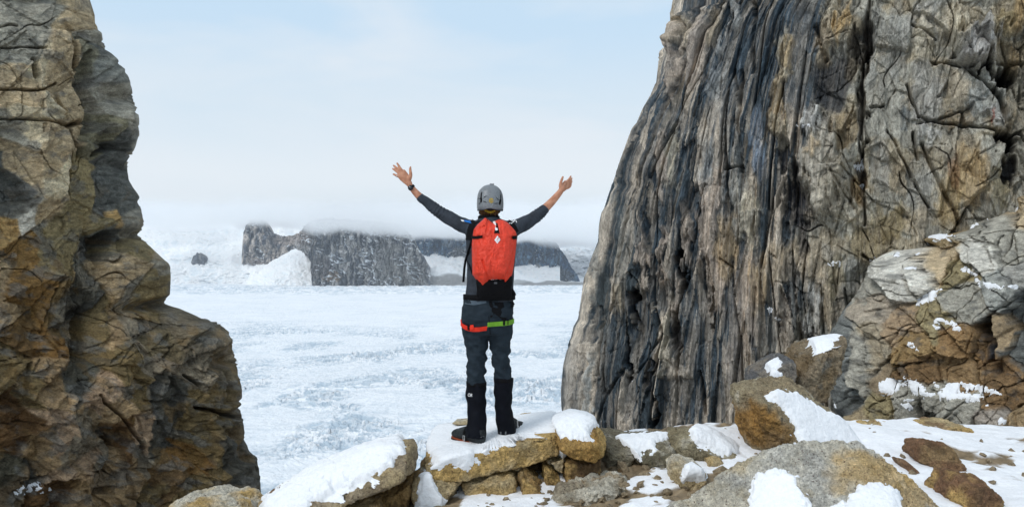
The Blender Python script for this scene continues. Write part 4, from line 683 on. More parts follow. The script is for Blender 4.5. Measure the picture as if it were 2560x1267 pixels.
snow_on(s_v, [(1912, 912), (1945, 898), (1955, 908), (1935, 925), (1955, 935), (1958, 950), (1935, 948), (1925, 930)], 'speckled snow on the low dark boulder', .03, 8, nz=-1, rag=6, seed=14)
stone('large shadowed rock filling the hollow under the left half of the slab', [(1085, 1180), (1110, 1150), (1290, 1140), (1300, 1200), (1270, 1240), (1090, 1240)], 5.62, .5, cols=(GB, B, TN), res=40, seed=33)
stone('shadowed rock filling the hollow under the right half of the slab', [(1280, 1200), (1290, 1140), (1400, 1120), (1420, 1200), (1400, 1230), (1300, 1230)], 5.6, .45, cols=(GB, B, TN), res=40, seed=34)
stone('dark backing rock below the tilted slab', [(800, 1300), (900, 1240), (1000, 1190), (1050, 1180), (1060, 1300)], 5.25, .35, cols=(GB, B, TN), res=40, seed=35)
stone('knobbly grey gravel lump low in front of the square block', [(1400, 1215), (1470, 1200), (1540, 1190), (1570, 1215), (1500, 1250), (1420, 1255), (1385, 1240)], gY(1470, 1236), .4, cols=((.33, .28, .2), GY, GB), res=50, seed=36, amp=.02)
# ------------------------------------------------------------------ snow lying on the ledges of the cliffs
def snow_wall(V, PX, PY, polys, label, thick=.03, seed=0):
    px = CX + V[..., 0] / V[..., 1] * F; py = CY - V[..., 2] / V[..., 1] * F
    V = blur(V, 3); nr, nc = px.shape; Vf = V.reshape(-1, 3); Fq = grid_faces(nr, nc)[:, ::-1]
    n = vnormals(Vf, Fq).reshape(V.shape)
    if (n[..., 1] > 0).mean() > .5: n = -n; Fq = Fq[:, ::-1]
    rag = 7 * fbm2(px / 11, py / 7, 4, 90 + seed); sd = np.full(px.shape, -1e3)
    for p in polys:
        xs = [q[0] for q in p]; ys = [q[1] for q in p]
        m = (px > min(xs) - 25) & (px < max(xs) + 25) & (py > min(ys) - 25) & (py < max(ys) + 25) & (n[..., 1] < .2)
        if m.any(): sd[m] = np.maximum(sd[m], seg_sd(px[m], py[m], p))
    sd = sd + np.where(sd > -100, rag, 0); ok = (sd > -4).reshape(-1); Fk = Fq[ok[Fq].all(1)]
    used = np.unique(Fk); mp = -np.ones(len(Vf), int); mp[used] = np.arange(len(used))
    t = np.clip(sd.reshape(-1)[used] / 6, -1, 1); hh = np.where(t > 0, np.sqrt(np.maximum(1 - (1 - t) ** 2, 0)), t) * thick + .004
    up = n.reshape(-1, 3)[used] * .5 + np.array([0, -.15, .7]); up /= np.linalg.norm(up, axis=1)[:, None]
    o = mesh_np('snow_patches', Vf[used] + up * hh[:, None], mp[Fk], M_SNOW, col=np.full((len(used), 3), (.9, .915, .935)))
    return tag(o, label, 'snow', kind='stuff')
def bl(x0, y0, x1, y1, w):
    return [(x0, y0 - w * .3), ((x0 + x1) / 2, (y0 + y1) / 2 - w), (x1, y1 - w * .3), (x1 + 2, y1 + w * .3), ((x0 + x1) / 2 + 4, (y0 + y1) / 2 + w), (x0, y0 + w * .5)]
snow_wall(OV, OPX, OPY, [bl(2300, 592, 2380, 595, 8), bl(2250, 620, 2295, 606, 6), bl(2325, 605, 2345, 600, 5), bl(2280, 636, 2298, 634, 4), bl(2258, 672, 2285, 675, 5), bl(2235, 630, 2250, 645, 5), bl(2290, 760, 2350, 728, 11), bl(2400, 674, 2425, 676, 5), bl(2425, 684, 2440, 688, 5), bl(2440, 700, 2450, 704, 4), bl(2450, 712, 2500, 718, 7), bl(2500, 720, 2545, 716, 4), bl(2340, 800, 2358, 802, 6), bl(2365, 806, 2392, 812, 6), bl(2385, 822, 2402, 824, 4), bl(2330, 816, 2345, 820, 4), bl(2270, 858, 2292, 872, 5), bl(2505, 525, 2560, 508, 9), bl(2448, 546, 2480, 544, 4), bl(2395, 572, 2440, 562, 3),
    [(2195, 960), (2230, 945), (2255, 950), (2250, 975), (2225, 985), (2200, 985)], bl(2258, 945, 2262, 960, 6), [(2265, 950), (2290, 950), (2310, 968), (2315, 990), (2290, 988), (2272, 970)], bl(2310, 988, 2335, 988, 5), [(2345, 985), (2365, 962), (2395, 958), (2400, 965), (2395, 985), (2440, 985), (2458, 996), (2440, 1002), (2380, 1000), (2350, 998)], bl(2400, 960, 2500, 985, 8), bl(2256, 1012, 2280, 1020, 7), bl(2258, 1002, 2280, 1000, 3), bl(2080, 1015, 2090, 1018, 11), bl(2460, 1018, 2480, 1025, 3), bl(2490, 1052, 2515, 1056, 7), bl(2500, 1090, 2560, 1100, 12), bl(2230, 640, 2244, 634, 5), bl(2160, 654, 2180, 652, 4), bl(2345, 966, 2330, 960, 5)], 'scattered snow patches on the ledges of the right outcrop', .03)
snow_wall(RV, RPX, RPY, [bl(2130, 412, 2168, 420, 4), bl(2152, 404, 2158, 408, 4), bl(2140, 425, 2160, 425, 3), bl(1996, 315, 2022, 316, 1.5), bl(1916, 776, 1928, 772, 6), bl(1937, 794, 1946, 797, 4), bl(2145, 466, 2162, 468, 2), bl(1572, 953, 1578, 950, 4), bl(2176, 648, 2190, 645, 3), bl(2070, 660, 2100, 657, 2.5)], 'few tiny snow flecks caught on the tall streaked pillar', .03, 3)
snow_wall(LV, LPX, LPY, [bl(35, 1232, 80, 1215, 4), bl(60, 1220, 105, 1208, 3), bl(88, 1226, 125, 1222, 4)], 'two thin slivers of snow on a ledge of the left cliff', .03, 5)

# loose rubble in the bare patches of the ground: too many and too small to count
def rubble():
    rr = random.Random(4); bm = bmesh.new(); n = 0
    while n < 420:
        x = rr.uniform(-.9, 3.8); y = rr.uniform(4.2, 5.9)
        if not (-.2 < x < 1.5) and rr.random() < .75: continue
        z = float(ground_z(np.float32(x), np.float32(y))); r = rr.uniform(.006, .03) * (1.6 if rr.random() < .1 else 1)
        mt = Matrix.Translation((x, y, z + .02)) @ Matrix.Rotation(rr.uniform(0, 6), 4, Vector((rr.random(), rr.random(), 1))) @ Matrix.Diagonal((r * 1.4, r, r * .7, 1))
        k = len(bm.verts); bmesh.ops.create_icosphere(bm, subdivisions=1, radius=1, matrix=mt); bm.verts.ensure_lookup_table()
        for v in bm.verts[k:]: v.co += Vector((rr.uniform(-1, 1), rr.uniform(-1, 1), rr.uniform(-1, 1))) * r * .3
        n += 1
    me = bpy.data.meshes.new('rubble'); bm.to_mesh(me); bm.free(); me.materials.append(M_GRAN)
    a = me.color_attributes.new('tint', 'FLOAT_COLOR', 'POINT'); c = np.ones((len(me.vertices), 4), np.float32); c[:, :3] = (.32, .25, .16); a.data.foreach_set('color', c.ravel())
    o = bpy.data.objects.new('rubble', me); COL.objects.link(o); tag(o, 'brown gravel and chips lying between the ledge stones', 'rubble', kind='stuff')
rubble()
# ------------------------------------------------------------------ the climber
from mathutils.bvhtree import BVHTree
YP = 5.2
def pp(px, py, dy=0.0): return np.array(at(px, py, YP + dy)[:])
PX = YP / F                                   # metres per picture pixel at the climber
def loft(bm, secs, n=28, e=2.0):
    """closed tube through sections (centre, side vector, other vector)"""
    rings = []
    for c, u, v in secs:
        r = []
        for k in range(n):
            a = 2 * math.pi * k / n; ca, sa = math.cos(a), math.sin(a)
            ca = math.copysign(abs(ca) ** (2 / e), ca); sa = math.copysign(abs(sa) ** (2 / e), sa)
            r.append(bm.verts.new(tuple(np.array(c) + np.array(u) * ca + np.array(v) * sa)))
        rings.append(r)
    for a, b in zip(rings, rings[1:]):
        for k in range(n): bm.faces.new((a[k], a[(k + 1) % n], b[(k + 1) % n], b[k]))
    bm.faces.new(rings[0][::-1]); bm.faces.new(rings[-1])
def limb(bm, pts, flat=1.0, n=20, round_end=True, sub=3):
    """pts: (position, radius); smooth tapered limb"""
    P = np.array([p[0] for p in pts], float); r = np.array([p[1] for p in pts], float)
    t = np.arange(len(P)); tt = np.linspace(0, len(P) - 1, (len(P) - 1) * sub + 1)
    Q = np.stack([np.interp(tt, t, P[:, i]) for i in range(3)], 1); rr = np.interp(tt, t, r)
    for _ in range(2): Q[1:-1] = (Q[:-2] + 2 * Q[1:-1] + Q[2:]) / 4; rr[1:-1] = (rr[:-2] + 2 * rr[1:-1] + rr[2:]) / 4
    secs = []
    for i in range(len(Q)):
        d = Q[min(i + 1, len(Q) - 1)] - Q[max(i - 1, 0)]; d /= np.linalg.norm(d)
        v = np.array([0, 1, 0]) - d * d[1]; v /= np.linalg.norm(v); u = np.cross(v, d)
        secs.append((Q[i], u * rr[i], v * rr[i] * flat))
        if round_end and i in (0, len(Q) - 1):
            sgn = -1 if i == 0 else 1; ex = [(Q[i] + sgn * d * rr[i] * math.sin(a), u * rr[i] * math.cos(a), v * rr[i] * flat * math.cos(a)) for a in (.5, 1.0, 1.35)]
            secs = (ex[::-1] + secs) if i == 0 else (secs + ex)
    loft(bm, secs, n)
def ball(bm, c, r, u=16):
    m = Matrix.Translation(Vector(c)) @ Matrix.Diagonal((*r, 1)); bmesh.ops.create_uvsphere(bm, u_segments=u * 2, v_segments=u, radius=1, matrix=m)
def fuse(name, bm, vox, mat, parent=None, smooth=3, disp=None, col=None, cut=None):
    """melt overlapping closed shapes into one continuous surface"""
    bmesh.ops.recalc_face_normals(bm, faces=bm.faces)
    me = bpy.data.meshes.new('raw'); bm.to_mesh(me); bm.free()
    o = bpy.data.objects.new('raw', me); COL.objects.link(o)
    m = o.modifiers.new('r', 'REMESH'); m.mode = 'VOXEL'; m.voxel_size = vox; m.use_smooth_shade = True
    if smooth: s = o.modifiers.new('s', 'SMOOTH'); s.factor = .5; s.iterations = smooth
    bpy.context.view_layer.update()
    ev = o.evaluated_get(bpy.context.evaluated_depsgraph_get()); m2 = bpy.data.meshes.new_from_object(ev)
    bpy.data.objects.remove(o); bpy.data.meshes.remove(me); m2.name = name
    if disp is not None:
        V = np.empty(len(m2.vertices) * 3, np.float32); m2.vertices.foreach_get('co', V); V = V.reshape(-1, 3)
        Nn = np.empty(len(V) * 3, np.float32); m2.vertex_normals.foreach_get('vector', Nn); Nn = Nn.reshape(-1, 3)
        V = V + Nn * disp(V)[:, None]; m2.vertices.foreach_set('co', V.astype(np.float32).ravel()); m2.update()
    m2.materials.clear(); m2.materials.append(mat)
    for p in m2.polygons: p.use_smooth = True
    r = bpy.data.objects.new(name, m2); COL.objects.link(r)
    if parent: r.parent = parent
    return r
def plain(name, bm, mat, parent=None, smooth=True):
    bmesh.ops.recalc_face_normals(bm, faces=bm.faces)
    me = bpy.data.meshes.new(name); bm.to_mesh(me); bm.free(); me.materials.append(mat)
    for p in me.polygons: p.use_smooth = smooth
    o = bpy.data.objects.new(name, me); COL.objects.link(o)
    if parent: o.parent = parent
    return o
def bvh(*objs):
    vs = []; fs = []
    for o in objs:
        k = len(vs); vs += [v.co.copy() for v in o.data.vertices]; fs += [[i + k for i in p.vertices] for p in o.data.polygons]
    return BVHTree.FromPolygons(vs, fs)
def cast(tree, px, py, off=.002):
    d = Vector(((px - CX) / F, 1, (CY - py) / F)).normalized(); h = tree.ray_cast(Vector((0, 0, 0)), d)
    if h[0] is None:
        h = tree.find_nearest(at(px, py, YP - .1))
    n = h[1] if h[1].dot(d) < 0 else -h[1]
    return h[0] + n * off - d * .0005
def sew(name, poly, tree, mat, parent, off=.003, thick=.003, cuts=0):
    """a thin flat piece with real thickness lying on a surface"""
    bm = bmesh.new(); vs = [bm.verts.new((x, y, 0)) for x, y in poly]; f = bm.faces.new(vs)
    for _ in range(cuts): bmesh.ops.subdivide_edges(bm, edges=bm.edges, cuts=1, use_grid_fill=True)
    bmesh.ops.triangulate(bm, faces=[f for f in bm.faces])
    top = {v: cast(tree, v.co.x, v.co.y, off) for v in bm.verts}; r = bmesh.ops.extrude_face_region(bm, geom=list(bm.faces))
    nv = [g for g in r['geom'] if isinstance(g, bmesh.types.BMVert)]; base = {(round(v.co.x, 4), round(v.co.y, 4)): top[v] for v in top}
    lo = {}
    for v in nv: lo[v] = base[(round(v.co.x, 4), round(v.co.y, 4))]
    for v, t in top.items(): v.co = t
    for v, t in lo.items(): v.co = t - t.normalized() * -thick
    return plain(name, bm, mat, parent, smooth=False)
def ribbon(name, pts, w, tree, mat, parent, off=.003, thick=.004, sub=6, closed=False):
    """a strap along picture points, w pixels wide, following a surface"""
    P = np.array(pts, float); t = np.arange(len(P)); tt = np.linspace(0, len(P) - 1, (len(P) - 1) * sub + 1)
    Q = np.stack([np.interp(tt, t, P[:, 0]), np.interp(tt, t, P[:, 1])], 1)
    for _ in range(2): Q[1:-1] = (Q[:-2] + 2 * Q[1:-1] + Q[2:]) / 4
    d = np.gradient(Q, axis=0); d /= np.linalg.norm(d, axis=1)[:, None]; nn = np.stack([-d[:, 1], d[:, 0]], 1) * w / 2
    bm = bmesh.new(); rows = []
    for q, n in zip(Q, nn):
        a = cast(tree, *(q + n), off); b = cast(tree, *(q - n), off); back = a.normalized() * thick
        rows.append([bm.verts.new(a), bm.verts.new(b), bm.verts.new(b + back), bm.verts.new(a + back)])
    for r, s in zip(rows, rows[1:]):
        for k in range(4): bm.faces.new((r[k], r[(k + 1) % 4], s[(k + 1) % 4], s[k]))
    bm.faces.new(rows[0]); bm.faces.new(rows[-1][::-1])
    return plain(name, bm, mat, parent, smooth=False)
def text_on(name, txt, x0, y0, w, h, tree, mat, parent, ang=0, off=.0035):
    cu = bpy.data.curves.new('t', 'FONT'); cu.body = txt; cu.size = 1; cu.offset = .012; o = bpy.data.objects.new('t', cu); COL.objects.link(o)
    bpy.context.view_layer.update(); me = bpy.data.meshes.new_from_object(o.evaluated_get(bpy.context.evaluated_depsgraph_get())); bpy.data.objects.remove(o)
    V = np.array([v.co[:] for v in me.vertices]); mn, mxx = V.min(0), V.max(0); S = (V - mn) / np.maximum(mxx - mn, 1e-6)
    ca, sa = math.cos(ang), math.sin(ang)
    for v, s_ in zip(me.vertices, S):
        lx, ly = s_[0] * w, -s_[1] * h; v.co = cast(tree, x0 + lx * ca - ly * sa, y0 + lx * sa + ly * ca, off)
    me.materials.clear(); me.materials.append(mat); r = bpy.data.objects.new(name, me); COL.objects.link(r); r.parent = parent
    return r
def cloth(name, colr, rough=.85, weave=900, amp=.25, dist=.0015, big=None, spec=.2):
    m, N, L, b = newmat(name, rough, spec)
    tc = N.new('ShaderNodeTexCoord'); n = N.new('ShaderNodeTexNoise'); n.inputs['Scale'].default_value = weave; n.inputs['Detail'].default_value = 2
    n2 = N.new('ShaderNodeTexNoise'); n2.inputs['Scale'].default_value = 18; n2.inputs['Detail'].default_value = 4
    L.new(tc.outputs['Object'], n.inputs['Vector']); L.new(tc.outputs['Object'], n2.inputs['Vector'])
    a = N.new('ShaderNodeMath'); a.operation = 'ADD'; L.new(n.outputs['Fac'], a.inputs[0]); L.new(n2.outputs['Fac'], a.inputs[1])
    r = N.new('ShaderNodeMapRange'); r.inputs[1].default_value = .7; r.inputs[2].default_value = 1.3; r.inputs[3].default_value = 1 - amp; r.inputs[4].default_value = 1 + amp; L.new(a.outputs[0], r.inputs[0])
    v = N.new('ShaderNodeVectorMath'); v.operation = 'SCALE'; v.inputs[0].default_value = colr; L.new(r.outputs[0], v.inputs['Scale']); L.new(v.outputs[0], b.inputs['Base Color'])
    u = N.new('ShaderNodeBump'); u.inputs['Distance'].default_value = dist; u.inputs['Strength'].default_value = .6; L.new(n.outputs['Fac'], u.inputs['Height'])
    n3 = N.new('ShaderNodeTexNoise'); n3.inputs['Scale'].default_value = 30; n3.inputs['Detail'].default_value = 3; n3.inputs['Distortion'].default_value = 1; L.new(tc.outputs['Object'], n3.inputs['Vector'])
    u2 = N.new('ShaderNodeBump'); u2.inputs['Distance'].default_value = .01; u2.inputs['Strength'].default_value = .35; L.new(n3.outputs['Fac'], u2.inputs['Height']); L.new(u.outputs[0], u2.inputs['Normal'])
    L.new(u2.outputs[0], b.inputs['Normal'])
    return m
M_SHIRT = cloth('grey_jersey', (.036, .043, .054), weave=420, amp=.4); M_TROU = cloth('slate_trouser_cloth', (.016, .025, .034), weave=500)
M_GAIT = cloth('black_nylon', (.0035, .0045, .008), rough=.75, amp=.3, spec=.12); M_BLK = cloth('black_webbing', (.005, .005, .006), rough=.8, spec=.12)
M_RED = cloth('red_ripstop', (.70, .048, .02), rough=.55, weave=260, amp=.16, spec=.35); M_REDW = cloth('red_webbing', (.72, .035, .015), rough=.6)
M_GRN = cloth('green_webbing', (.16, .36, .03), rough=.6); M_WHT = cloth('white_print', (.8, .8, .8), amp=.05); M_BLUE = cloth('blue_patch', (.02, .16, .5), amp=.1)
M_HAIR = cloth('brown_hair', (.09, .045, .018), rough=.6, weave=260, amp=.8, dist=.006); M_YEL = cloth('yellow_webbing', (.5, .34, .03)); M_SILV = newmat('buckle_steel', .3, .5)[0]
M_SILV.node_tree.nodes['Principled BSDF'].inputs['Base Color'].default_value = (.55, .55, .55, 1); M_SILV.node_tree.nodes['Principled BSDF'].inputs['Metallic'].default_value = .8
M_BOOT = cloth('black_boot_leather', (.022, .026, .028), rough=.6, amp=.5); M_SOLE = cloth('rubber_sole', (.02, .017, .015)); M_RAND = cloth('orange_rand', (.26, .06, .025), amp=.2)
M_GREYP = cloth('grey_print', (.14, .15, .16), amp=.4)
M_SKIN, N_, L_, b_ = newmat('skin', .55, .35)
n_ = N_.new('ShaderNodeTexNoise'); n_.inputs['Scale'].default_value = 28; n_.inputs['Detail'].default_value = 5; c_ = N_.new('ShaderNodeValToRGB')
c_.color_ramp.elements[0].position = .35; c_.color_ramp.elements[0].color = (.40, .17, .095, 1); c_.color_ramp.elements[1].position = .65; c_.color_ramp.elements[1].color = (.58, .29, .18, 1)
t_ = N_.new('ShaderNodeTexCoord'); L_.new(t_.outputs['Object'], n_.inputs['Vector']); L_.new(n_.outputs['Fac'], c_.inputs[0]); L_.new(c_.outputs[0], b_.inputs['Base Color'])
b_.inputs['Subsurface Weight'].default_value = .1; b_.inputs['Subsurface Radius'].default_value = (.01, .004, .002)
M_HELM, N_, L_, b_ = newmat('grey_helmet_shell', .42, .5)
n_ = N_.new('ShaderNodeTexNoise'); n_.inputs['Scale'].default_value = 160; n_.inputs['Detail'].default_value = 6; n_.inputs['Roughness'].default_value = .75; c_ = N_.new('ShaderNodeValToRGB')
c_.color_ramp.elements[0].position = .38; c_.color_ramp.elements[0].color = (.075, .083, .09, 1); c_.color_ramp.elements[1].position = .64; c_.color_ramp.elements[1].color = (.29, .31, .325, 1)
t_ = N_.new('ShaderNodeTexCoord'); L_.new(t_.outputs['Object'], n_.inputs['Vector']); L_.new(n_.outputs['Fac'], c_.inputs[0]); L_.new(c_.outputs[0], b_.inputs['Base Color'])
X3 = np.array([1., 0, 0]); Y3 = np.array([0, 1., 0]); Z3 = np.array([0, 0, 1.])
def hsec(px, py, hw, dep, dy=0): return (pp(px, py, dy), X3 * hw * PX, Y3 * dep)
# paths of the arms (picture point, depth offset, half width in pixels)
ARM_L = [(1190, 572, 0, 22), (1170, 568, .0, 21), (1135, 552, .03, 18.5), (1108, 536, .06, 16.5), (1085, 520, .08, 14.5), (1064, 504, .08, 12.5), (1048, 491, .08, 10.8)]
ARM_R = [(1270, 574, 0, 22), (1286, 570, .02, 21), (1302, 564, .05, 19), (1331, 548, .10, 17), (1348, 535, .12, 15), (1364, 520, .14, 13)]
FORE_L = [(1064, 504, .08, 10.5), (1048, 491, .08, 9.6), (1036, 478, .075, 8.4), (1025, 464, .07, 7.0), (1021, 456, .07, 7.6)]
FORE_R = [(1348, 535, .12, 12), (1364, 520, .14, 11.2), (1380, 504, .16, 10), (1393, 489, .18, 8.6), (1402, 478, .19, 7.4), (1405, 471, .19, 7.8)]
bm = bmesh.new()
loft(bm, [hsec(1228, y, w, d, o) for y, w, d, o in [(472, 8, .03, .02), (478, 20, .07, .02), (490, 26, .092, .02), (505, 27, .097, .02), (520, 24, .088, .03), (532, 19, .07, .04), (538, 13, .05, .06), (541, 8, .02, .07)]], 28)
limb(bm, [(pp(1226, 520, .02), .058), (pp(1224, 540, .01), .055), (pp(1222, 560, 0), .062)])
loft(bm, [hsec(1226, y, w, d) for y, w, d in [(552, 18, .05), (560, 44, .07), (580, 52, .085), (620, 50, .095), (680, 46, .09), (740, 50, .095), (790, 53, .1), (820, 52, .09)]], 28, 2.4)
limb(bm, [(pp(1228, 525, .11), .012), (pp(1228, 517, .125), .017), (pp(1228, 508, .115), .009)], n=10)       # nose
for s_ in (-1, 1):
    ball(bm, pp(1228 + s_ * 27.5, 517, .03), (.008, .018, .03), 8)                                            # ears
    ball(bm, pp(1228 + s_ * 10, 508, .10), (.018, .012, .008), 8)                                             # brows
    ball(bm, pp(1228 + s_ * 11, 512, .10), (.013, .012, .009), 8)                                             # eyes
ball(bm, pp(1228, 529, .105), (.024, .012, .006), 8); ball(bm, pp(1228, 532, .10), (.022, .012, .006), 8); ball(bm, pp(1228, 539, .09), (.022, .02, .014), 8)
for A in (ARM_L, ARM_R): limb(bm, [(pp(x, y, d), w * PX * .8) for x, y, d, w in A])
for A in (FORE_L, FORE_R): limb(bm, [(pp(x, y, d), w * PX) for x, y, d, w in A], flat=.85, round_end=True)
def palm(c0, c1, w0, w1, wdir, thick):
    c0 = np.array(c0); c1 = np.array(c1); ax = c1 - c0; ax /= np.linalg.norm(ax); u = np.array(wdir, float); u -= ax * (u @ ax); u /= np.linalg.norm(u); v = np.cross(ax, u)
    loft(bm, [(c0 + (c1 - c0) * t, u * (w0 + (w1 - w0) * k), v * thick * q) for t, k, q in [(-.12, .0, .7), (0, .1, .9), (.3, .6, 1.1), (.6, .95, 1.05), (.9, 1, .9), (1.05, .85, .6)]], 20, 2.5)
# left hand: back of the hand to the camera, fingers spread
palm(pp(1022, 458, .07), pp(1002, 432, .07), .022, .037, pp(1010, 425, .07) - pp(997, 440, .07), .014)
for chain in [[(1007, 430, .07), (1001, 421, .072), (996.5, 414, .077), (993, 408.5, .085)], [(1003, 432, .07), (995, 423.5, .072), (989, 418, .078), (984, 414, .086)],
              [(1000, 436, .07), (993, 429.5, .072), (987, 425, .078), (982, 422, .086)], [(999, 441, .07), (993, 440, .074), (988, 437.5, .079), (983.5, 435.5, .085)]]:
    limb(bm, [(pp(x, y, d), r) for (x, y, d), r in zip(chain, (.0105, .0095, .0085, .0068))], n=12)
limb(bm, [(pp(1022, 450, .07), .017), (pp(1027, 440, .06), .0135), (pp(1026.5, 430, .06), .0105), (pp(1025.2, 424, .065), .0098), (pp(1026.2, 418, .07), .007)], n=12)
# right hand: seen from the thumb side, palm up, fingers gently curled
palm(pp(1404, 474, .19), pp(1415, 461, .24), .022, .036, pp(1420, 470, .27) - pp(1408, 456, .19), .014)
for chain in [[(1411, 460, .20), (1417, 454, .235), (1423, 448, .26), (1427, 441, .27)], [(1413, 463, .22), (1420, 458, .26), (1426, 452, .285), (1429.5, 446, .29)],
              [(1415, 467, .24), (1422, 463, .275), (1427, 458, .295), (1429.5, 453, .30)], [(1416, 471, .255), (1421, 469.5, .28), (1425.5, 466, .295), (1427.5, 462, .30)]]:
    limb(bm, [(pp(x, y, d), r) for (x, y, d), r in zip(chain, (.0105, .0095, .0085, .0068))], n=12)
limb(bm, [(pp(1403, 471, .19), .016), (pp(1401, 463, .18), .0135), (pp(1402.5, 455, .18), .0105), (pp(1405, 448, .185), .0098), (pp(1407, 442.5, .19), .0075)], n=12)
LEG_L = [(1196, 800, 0, 30), (1191, 844, 0, 27), (1193.5, 882, 0, 21), (1191, 929, 0, 20), (1190, 965, 0, 21), (1193, 1010, -.0, 17), (1190, 1060, -.02, 15), (1190, 1085, -.03, 15)]
LEG_R = [(1250, 800, 0, 28), (1251, 844, 0, 26), (1250, 882, .02, 21), (1254, 917, .02, 19), (1259, 950, .03, 20), (1258, 1000, .04, 17), (1262, 1050, .06, 14), (1266, 1078, .08, 14)]
for A in (LEG_L, LEG_R): limb(bm, [(pp(x, y, d), w * PX * .85) for x, y, d, w in A])
person = fuse('person', bm, .0036, M_SKIN, smooth=3)
tag(person, 'climber seen from behind with both arms flung up on the snowy slab', 'person')
# shirt
def wr(fx, fy, fz, a, s, pw=1.0):
    def f(V):
        x, y, z = V.T; return (np.abs(fbm3(x * fx + .6 * z, y * fy, z * fz, 3, s)) * -1.4 + .25) * a
    return f
def sleeve_wr(V):
    x, y, z = V.T; ppx = CX + x / y * F; ppy = CY - z / y * F
    def along(c0, c1, wd):
        dx, dy = c1[0] - c0[0], c1[1] - c0[1]; l = math.hypot(dx, dy); t = ((ppx - c0[0]) * dx + (ppy - c0[1]) * dy) / l; q = (-(ppx - c0[0]) * dy + (ppy - c0[1]) * dx) / l
        m = np.clip(1 - np.abs(t - l / 2) / (l * .75), 0, 1); return m * np.sin(t / wd * 2 * math.pi + 1.6 * fbm3(x * 9, y * 9, z * 9, 2, 9) + q * .05)
    k = .0030 * along((1112, 538), (1080, 514), 9) + .0034 * along((1335, 546), (1360, 524), 7)
    return k + wr(9, 9, 6, .008, 31)(V)
bm = bmesh.new()
loft(bm, [hsec(1225, 541, 21, .062), hsec(1225, 547, 27, .07), hsec(1226, 553, 42, .08), hsec(1227, 560, 58, .09), hsec(1227, 572, 64, .11), hsec(1228, 592, 65, .125), hsec(1228, 620, 62, .13), hsec(1227, 660, 60, .125), hsec(1226, 700, 58, .12), hsec(1224, 735, 60, .12), hsec(1222, 752, 61, .125)], 36, 2.5)
for A in (ARM_L, ARM_R): limb(bm, [(pp(x, y, d), w * PX) for x, y, d, w in A], flat=.95, round_end=False, n=26)
shirt = fuse('shirt', bm, .0055, M_SHIRT, person, smooth=4, disp=sleeve_wr)
def ring(bm, c, u, v, ax, h, t=.006, n=40, tilt=None):
    c = np.array(c); rows = []
    for k in range(n):
        a = 2 * math.pi * k / n; d = np.array(u) * math.cos(a) + np.array(v) * math.sin(a); o = d / np.linalg.norm(d) * t; q = c + d + (tilt(a) if tilt else 0)
        rows.append([bm.verts.new(tuple(p)) for p in (q - ax * h / 2, q + o * .8 - ax * h / 2 * .9, q + o * .8 + ax * h / 2 * .9, q + ax * h / 2)])
    for k in range(n):
        r, s_ = rows[k], rows[(k + 1) % n]
        for j in range(4): bm.faces.new((r[j], s_[j], s_[(j + 1) % 4], r[(j + 1) % 4]))
bm = bmesh.new(); ring(bm, pp(1222, 544, 0), X3 * .070, Y3 * .062, Z3, .022, .008); ring(bm, pp(1222, 540, 0), X3 * .064, Y3 * .058, Z3, .014, .006); plain('collar', bm, M_BLK, shirt)
# trousers
bm = bmesh.new()
loft(bm, [hsec(1221, 738, 59, .115), hsec(1220, 752, 61, .125), hsec(1219, 775, 63.5, .14), hsec(1218, 800, 64, .14), hsec(1219, 822, 60, .12), hsec(1220, 836, 50, .09)], 36, 2.5)
limb(bm, [(pp(x, y, d), w * PX) for x, y, d, w in [(1188, 790, 0, 34), (1188, 815, 0, 34), (1190, 845, 0, 30.5), (1193, 880, 0, 25), (1190.5, 905, 0, 23.5), (1190.5, 929, 0, 24), (1191, 962, 0, 22.5)]], round_end=False, n=26)
limb(bm, [(pp(x, y, d), w * PX) for x, y, d, w in [(1250, 790, 0, 33), (1250, 815, 0, 32), (1251, 845, 0, 28.5), (1250.5, 880, .02, 23.5), (1254, 917, .02, 23), (1259, 952, .03, 22)]], round_end=False, n=26)
def tw(V):
    x, y, z = V.T; py = CY - z / y * F
    k = sstep(850, 890, py) * .0045 + .001
    return wr(6, 6, 11, .020, 41)(V) + k * np.sin(z * 70 + x * 55 + 5 * fbm3(x * 4, y * 4, z * 4, 2, 44))
trousers = fuse('trousers', bm, .006, M_TROU, person, smooth=4, disp=tw)
tt_ = bvh(trousers)
ribbon('pocket', [(1160, 752), (1185, 756), (1215, 750)], 14, tt_, cloth('blue_grey_yoke', (.075, .10, .125)), trousers, off=.002)
ribbon('seam', [(1222, 790), (1224, 815), (1226, 840)], 2.0, tt_, M_BLK, trousers, off=.001)
# gaiters, boots
def gaiter(P, zt, seed):
    bm = bmesh.new(); limb(bm, [(pp(x, y, d), w * PX) for x, y, d, w in P], round_end=False, n=26)
    return fuse('gaiter', bm, .005, M_GAIT, person, smooth=3, disp=lambda V: wr(8, 8, 5, .010, seed)(V) + .0025 * np.sin(V[:, 2] * 60 + V[:, 0] * 25))
gl = gaiter([(1190.5, 953, 0, 24.5), (1189, 985, 0, 25.5), (1192, 1010, 0, 23.5), (1193, 1040, -.01, 23), (1191, 1070, -.04, 25), (1188, 1096, -.055, 26)], 0, 51)
gr = gaiter([(1259, 943, .03, 24), (1258, 975, .03, 23.5), (1258, 1015, .04, 21), (1261, 1045, .05, 22), (1266, 1070, .07, 23.5), (1268, 1084, .08, 22)], 0, 55)
bm = bmesh.new(); ring(bm, pp(1191, 959, 0), X3 * 24 * PX, Y3 * 24 * PX, Z3, .026, .005); plain('top_band', bm, M_BLK, gl)
bm = bmesh.new(); ring(bm, pp(1259, 949, .03), X3 * 23.5 * PX, Y3 * 23.5 * PX, Z3, .026, .005); plain('top_band', bm, M_BLK, gr)
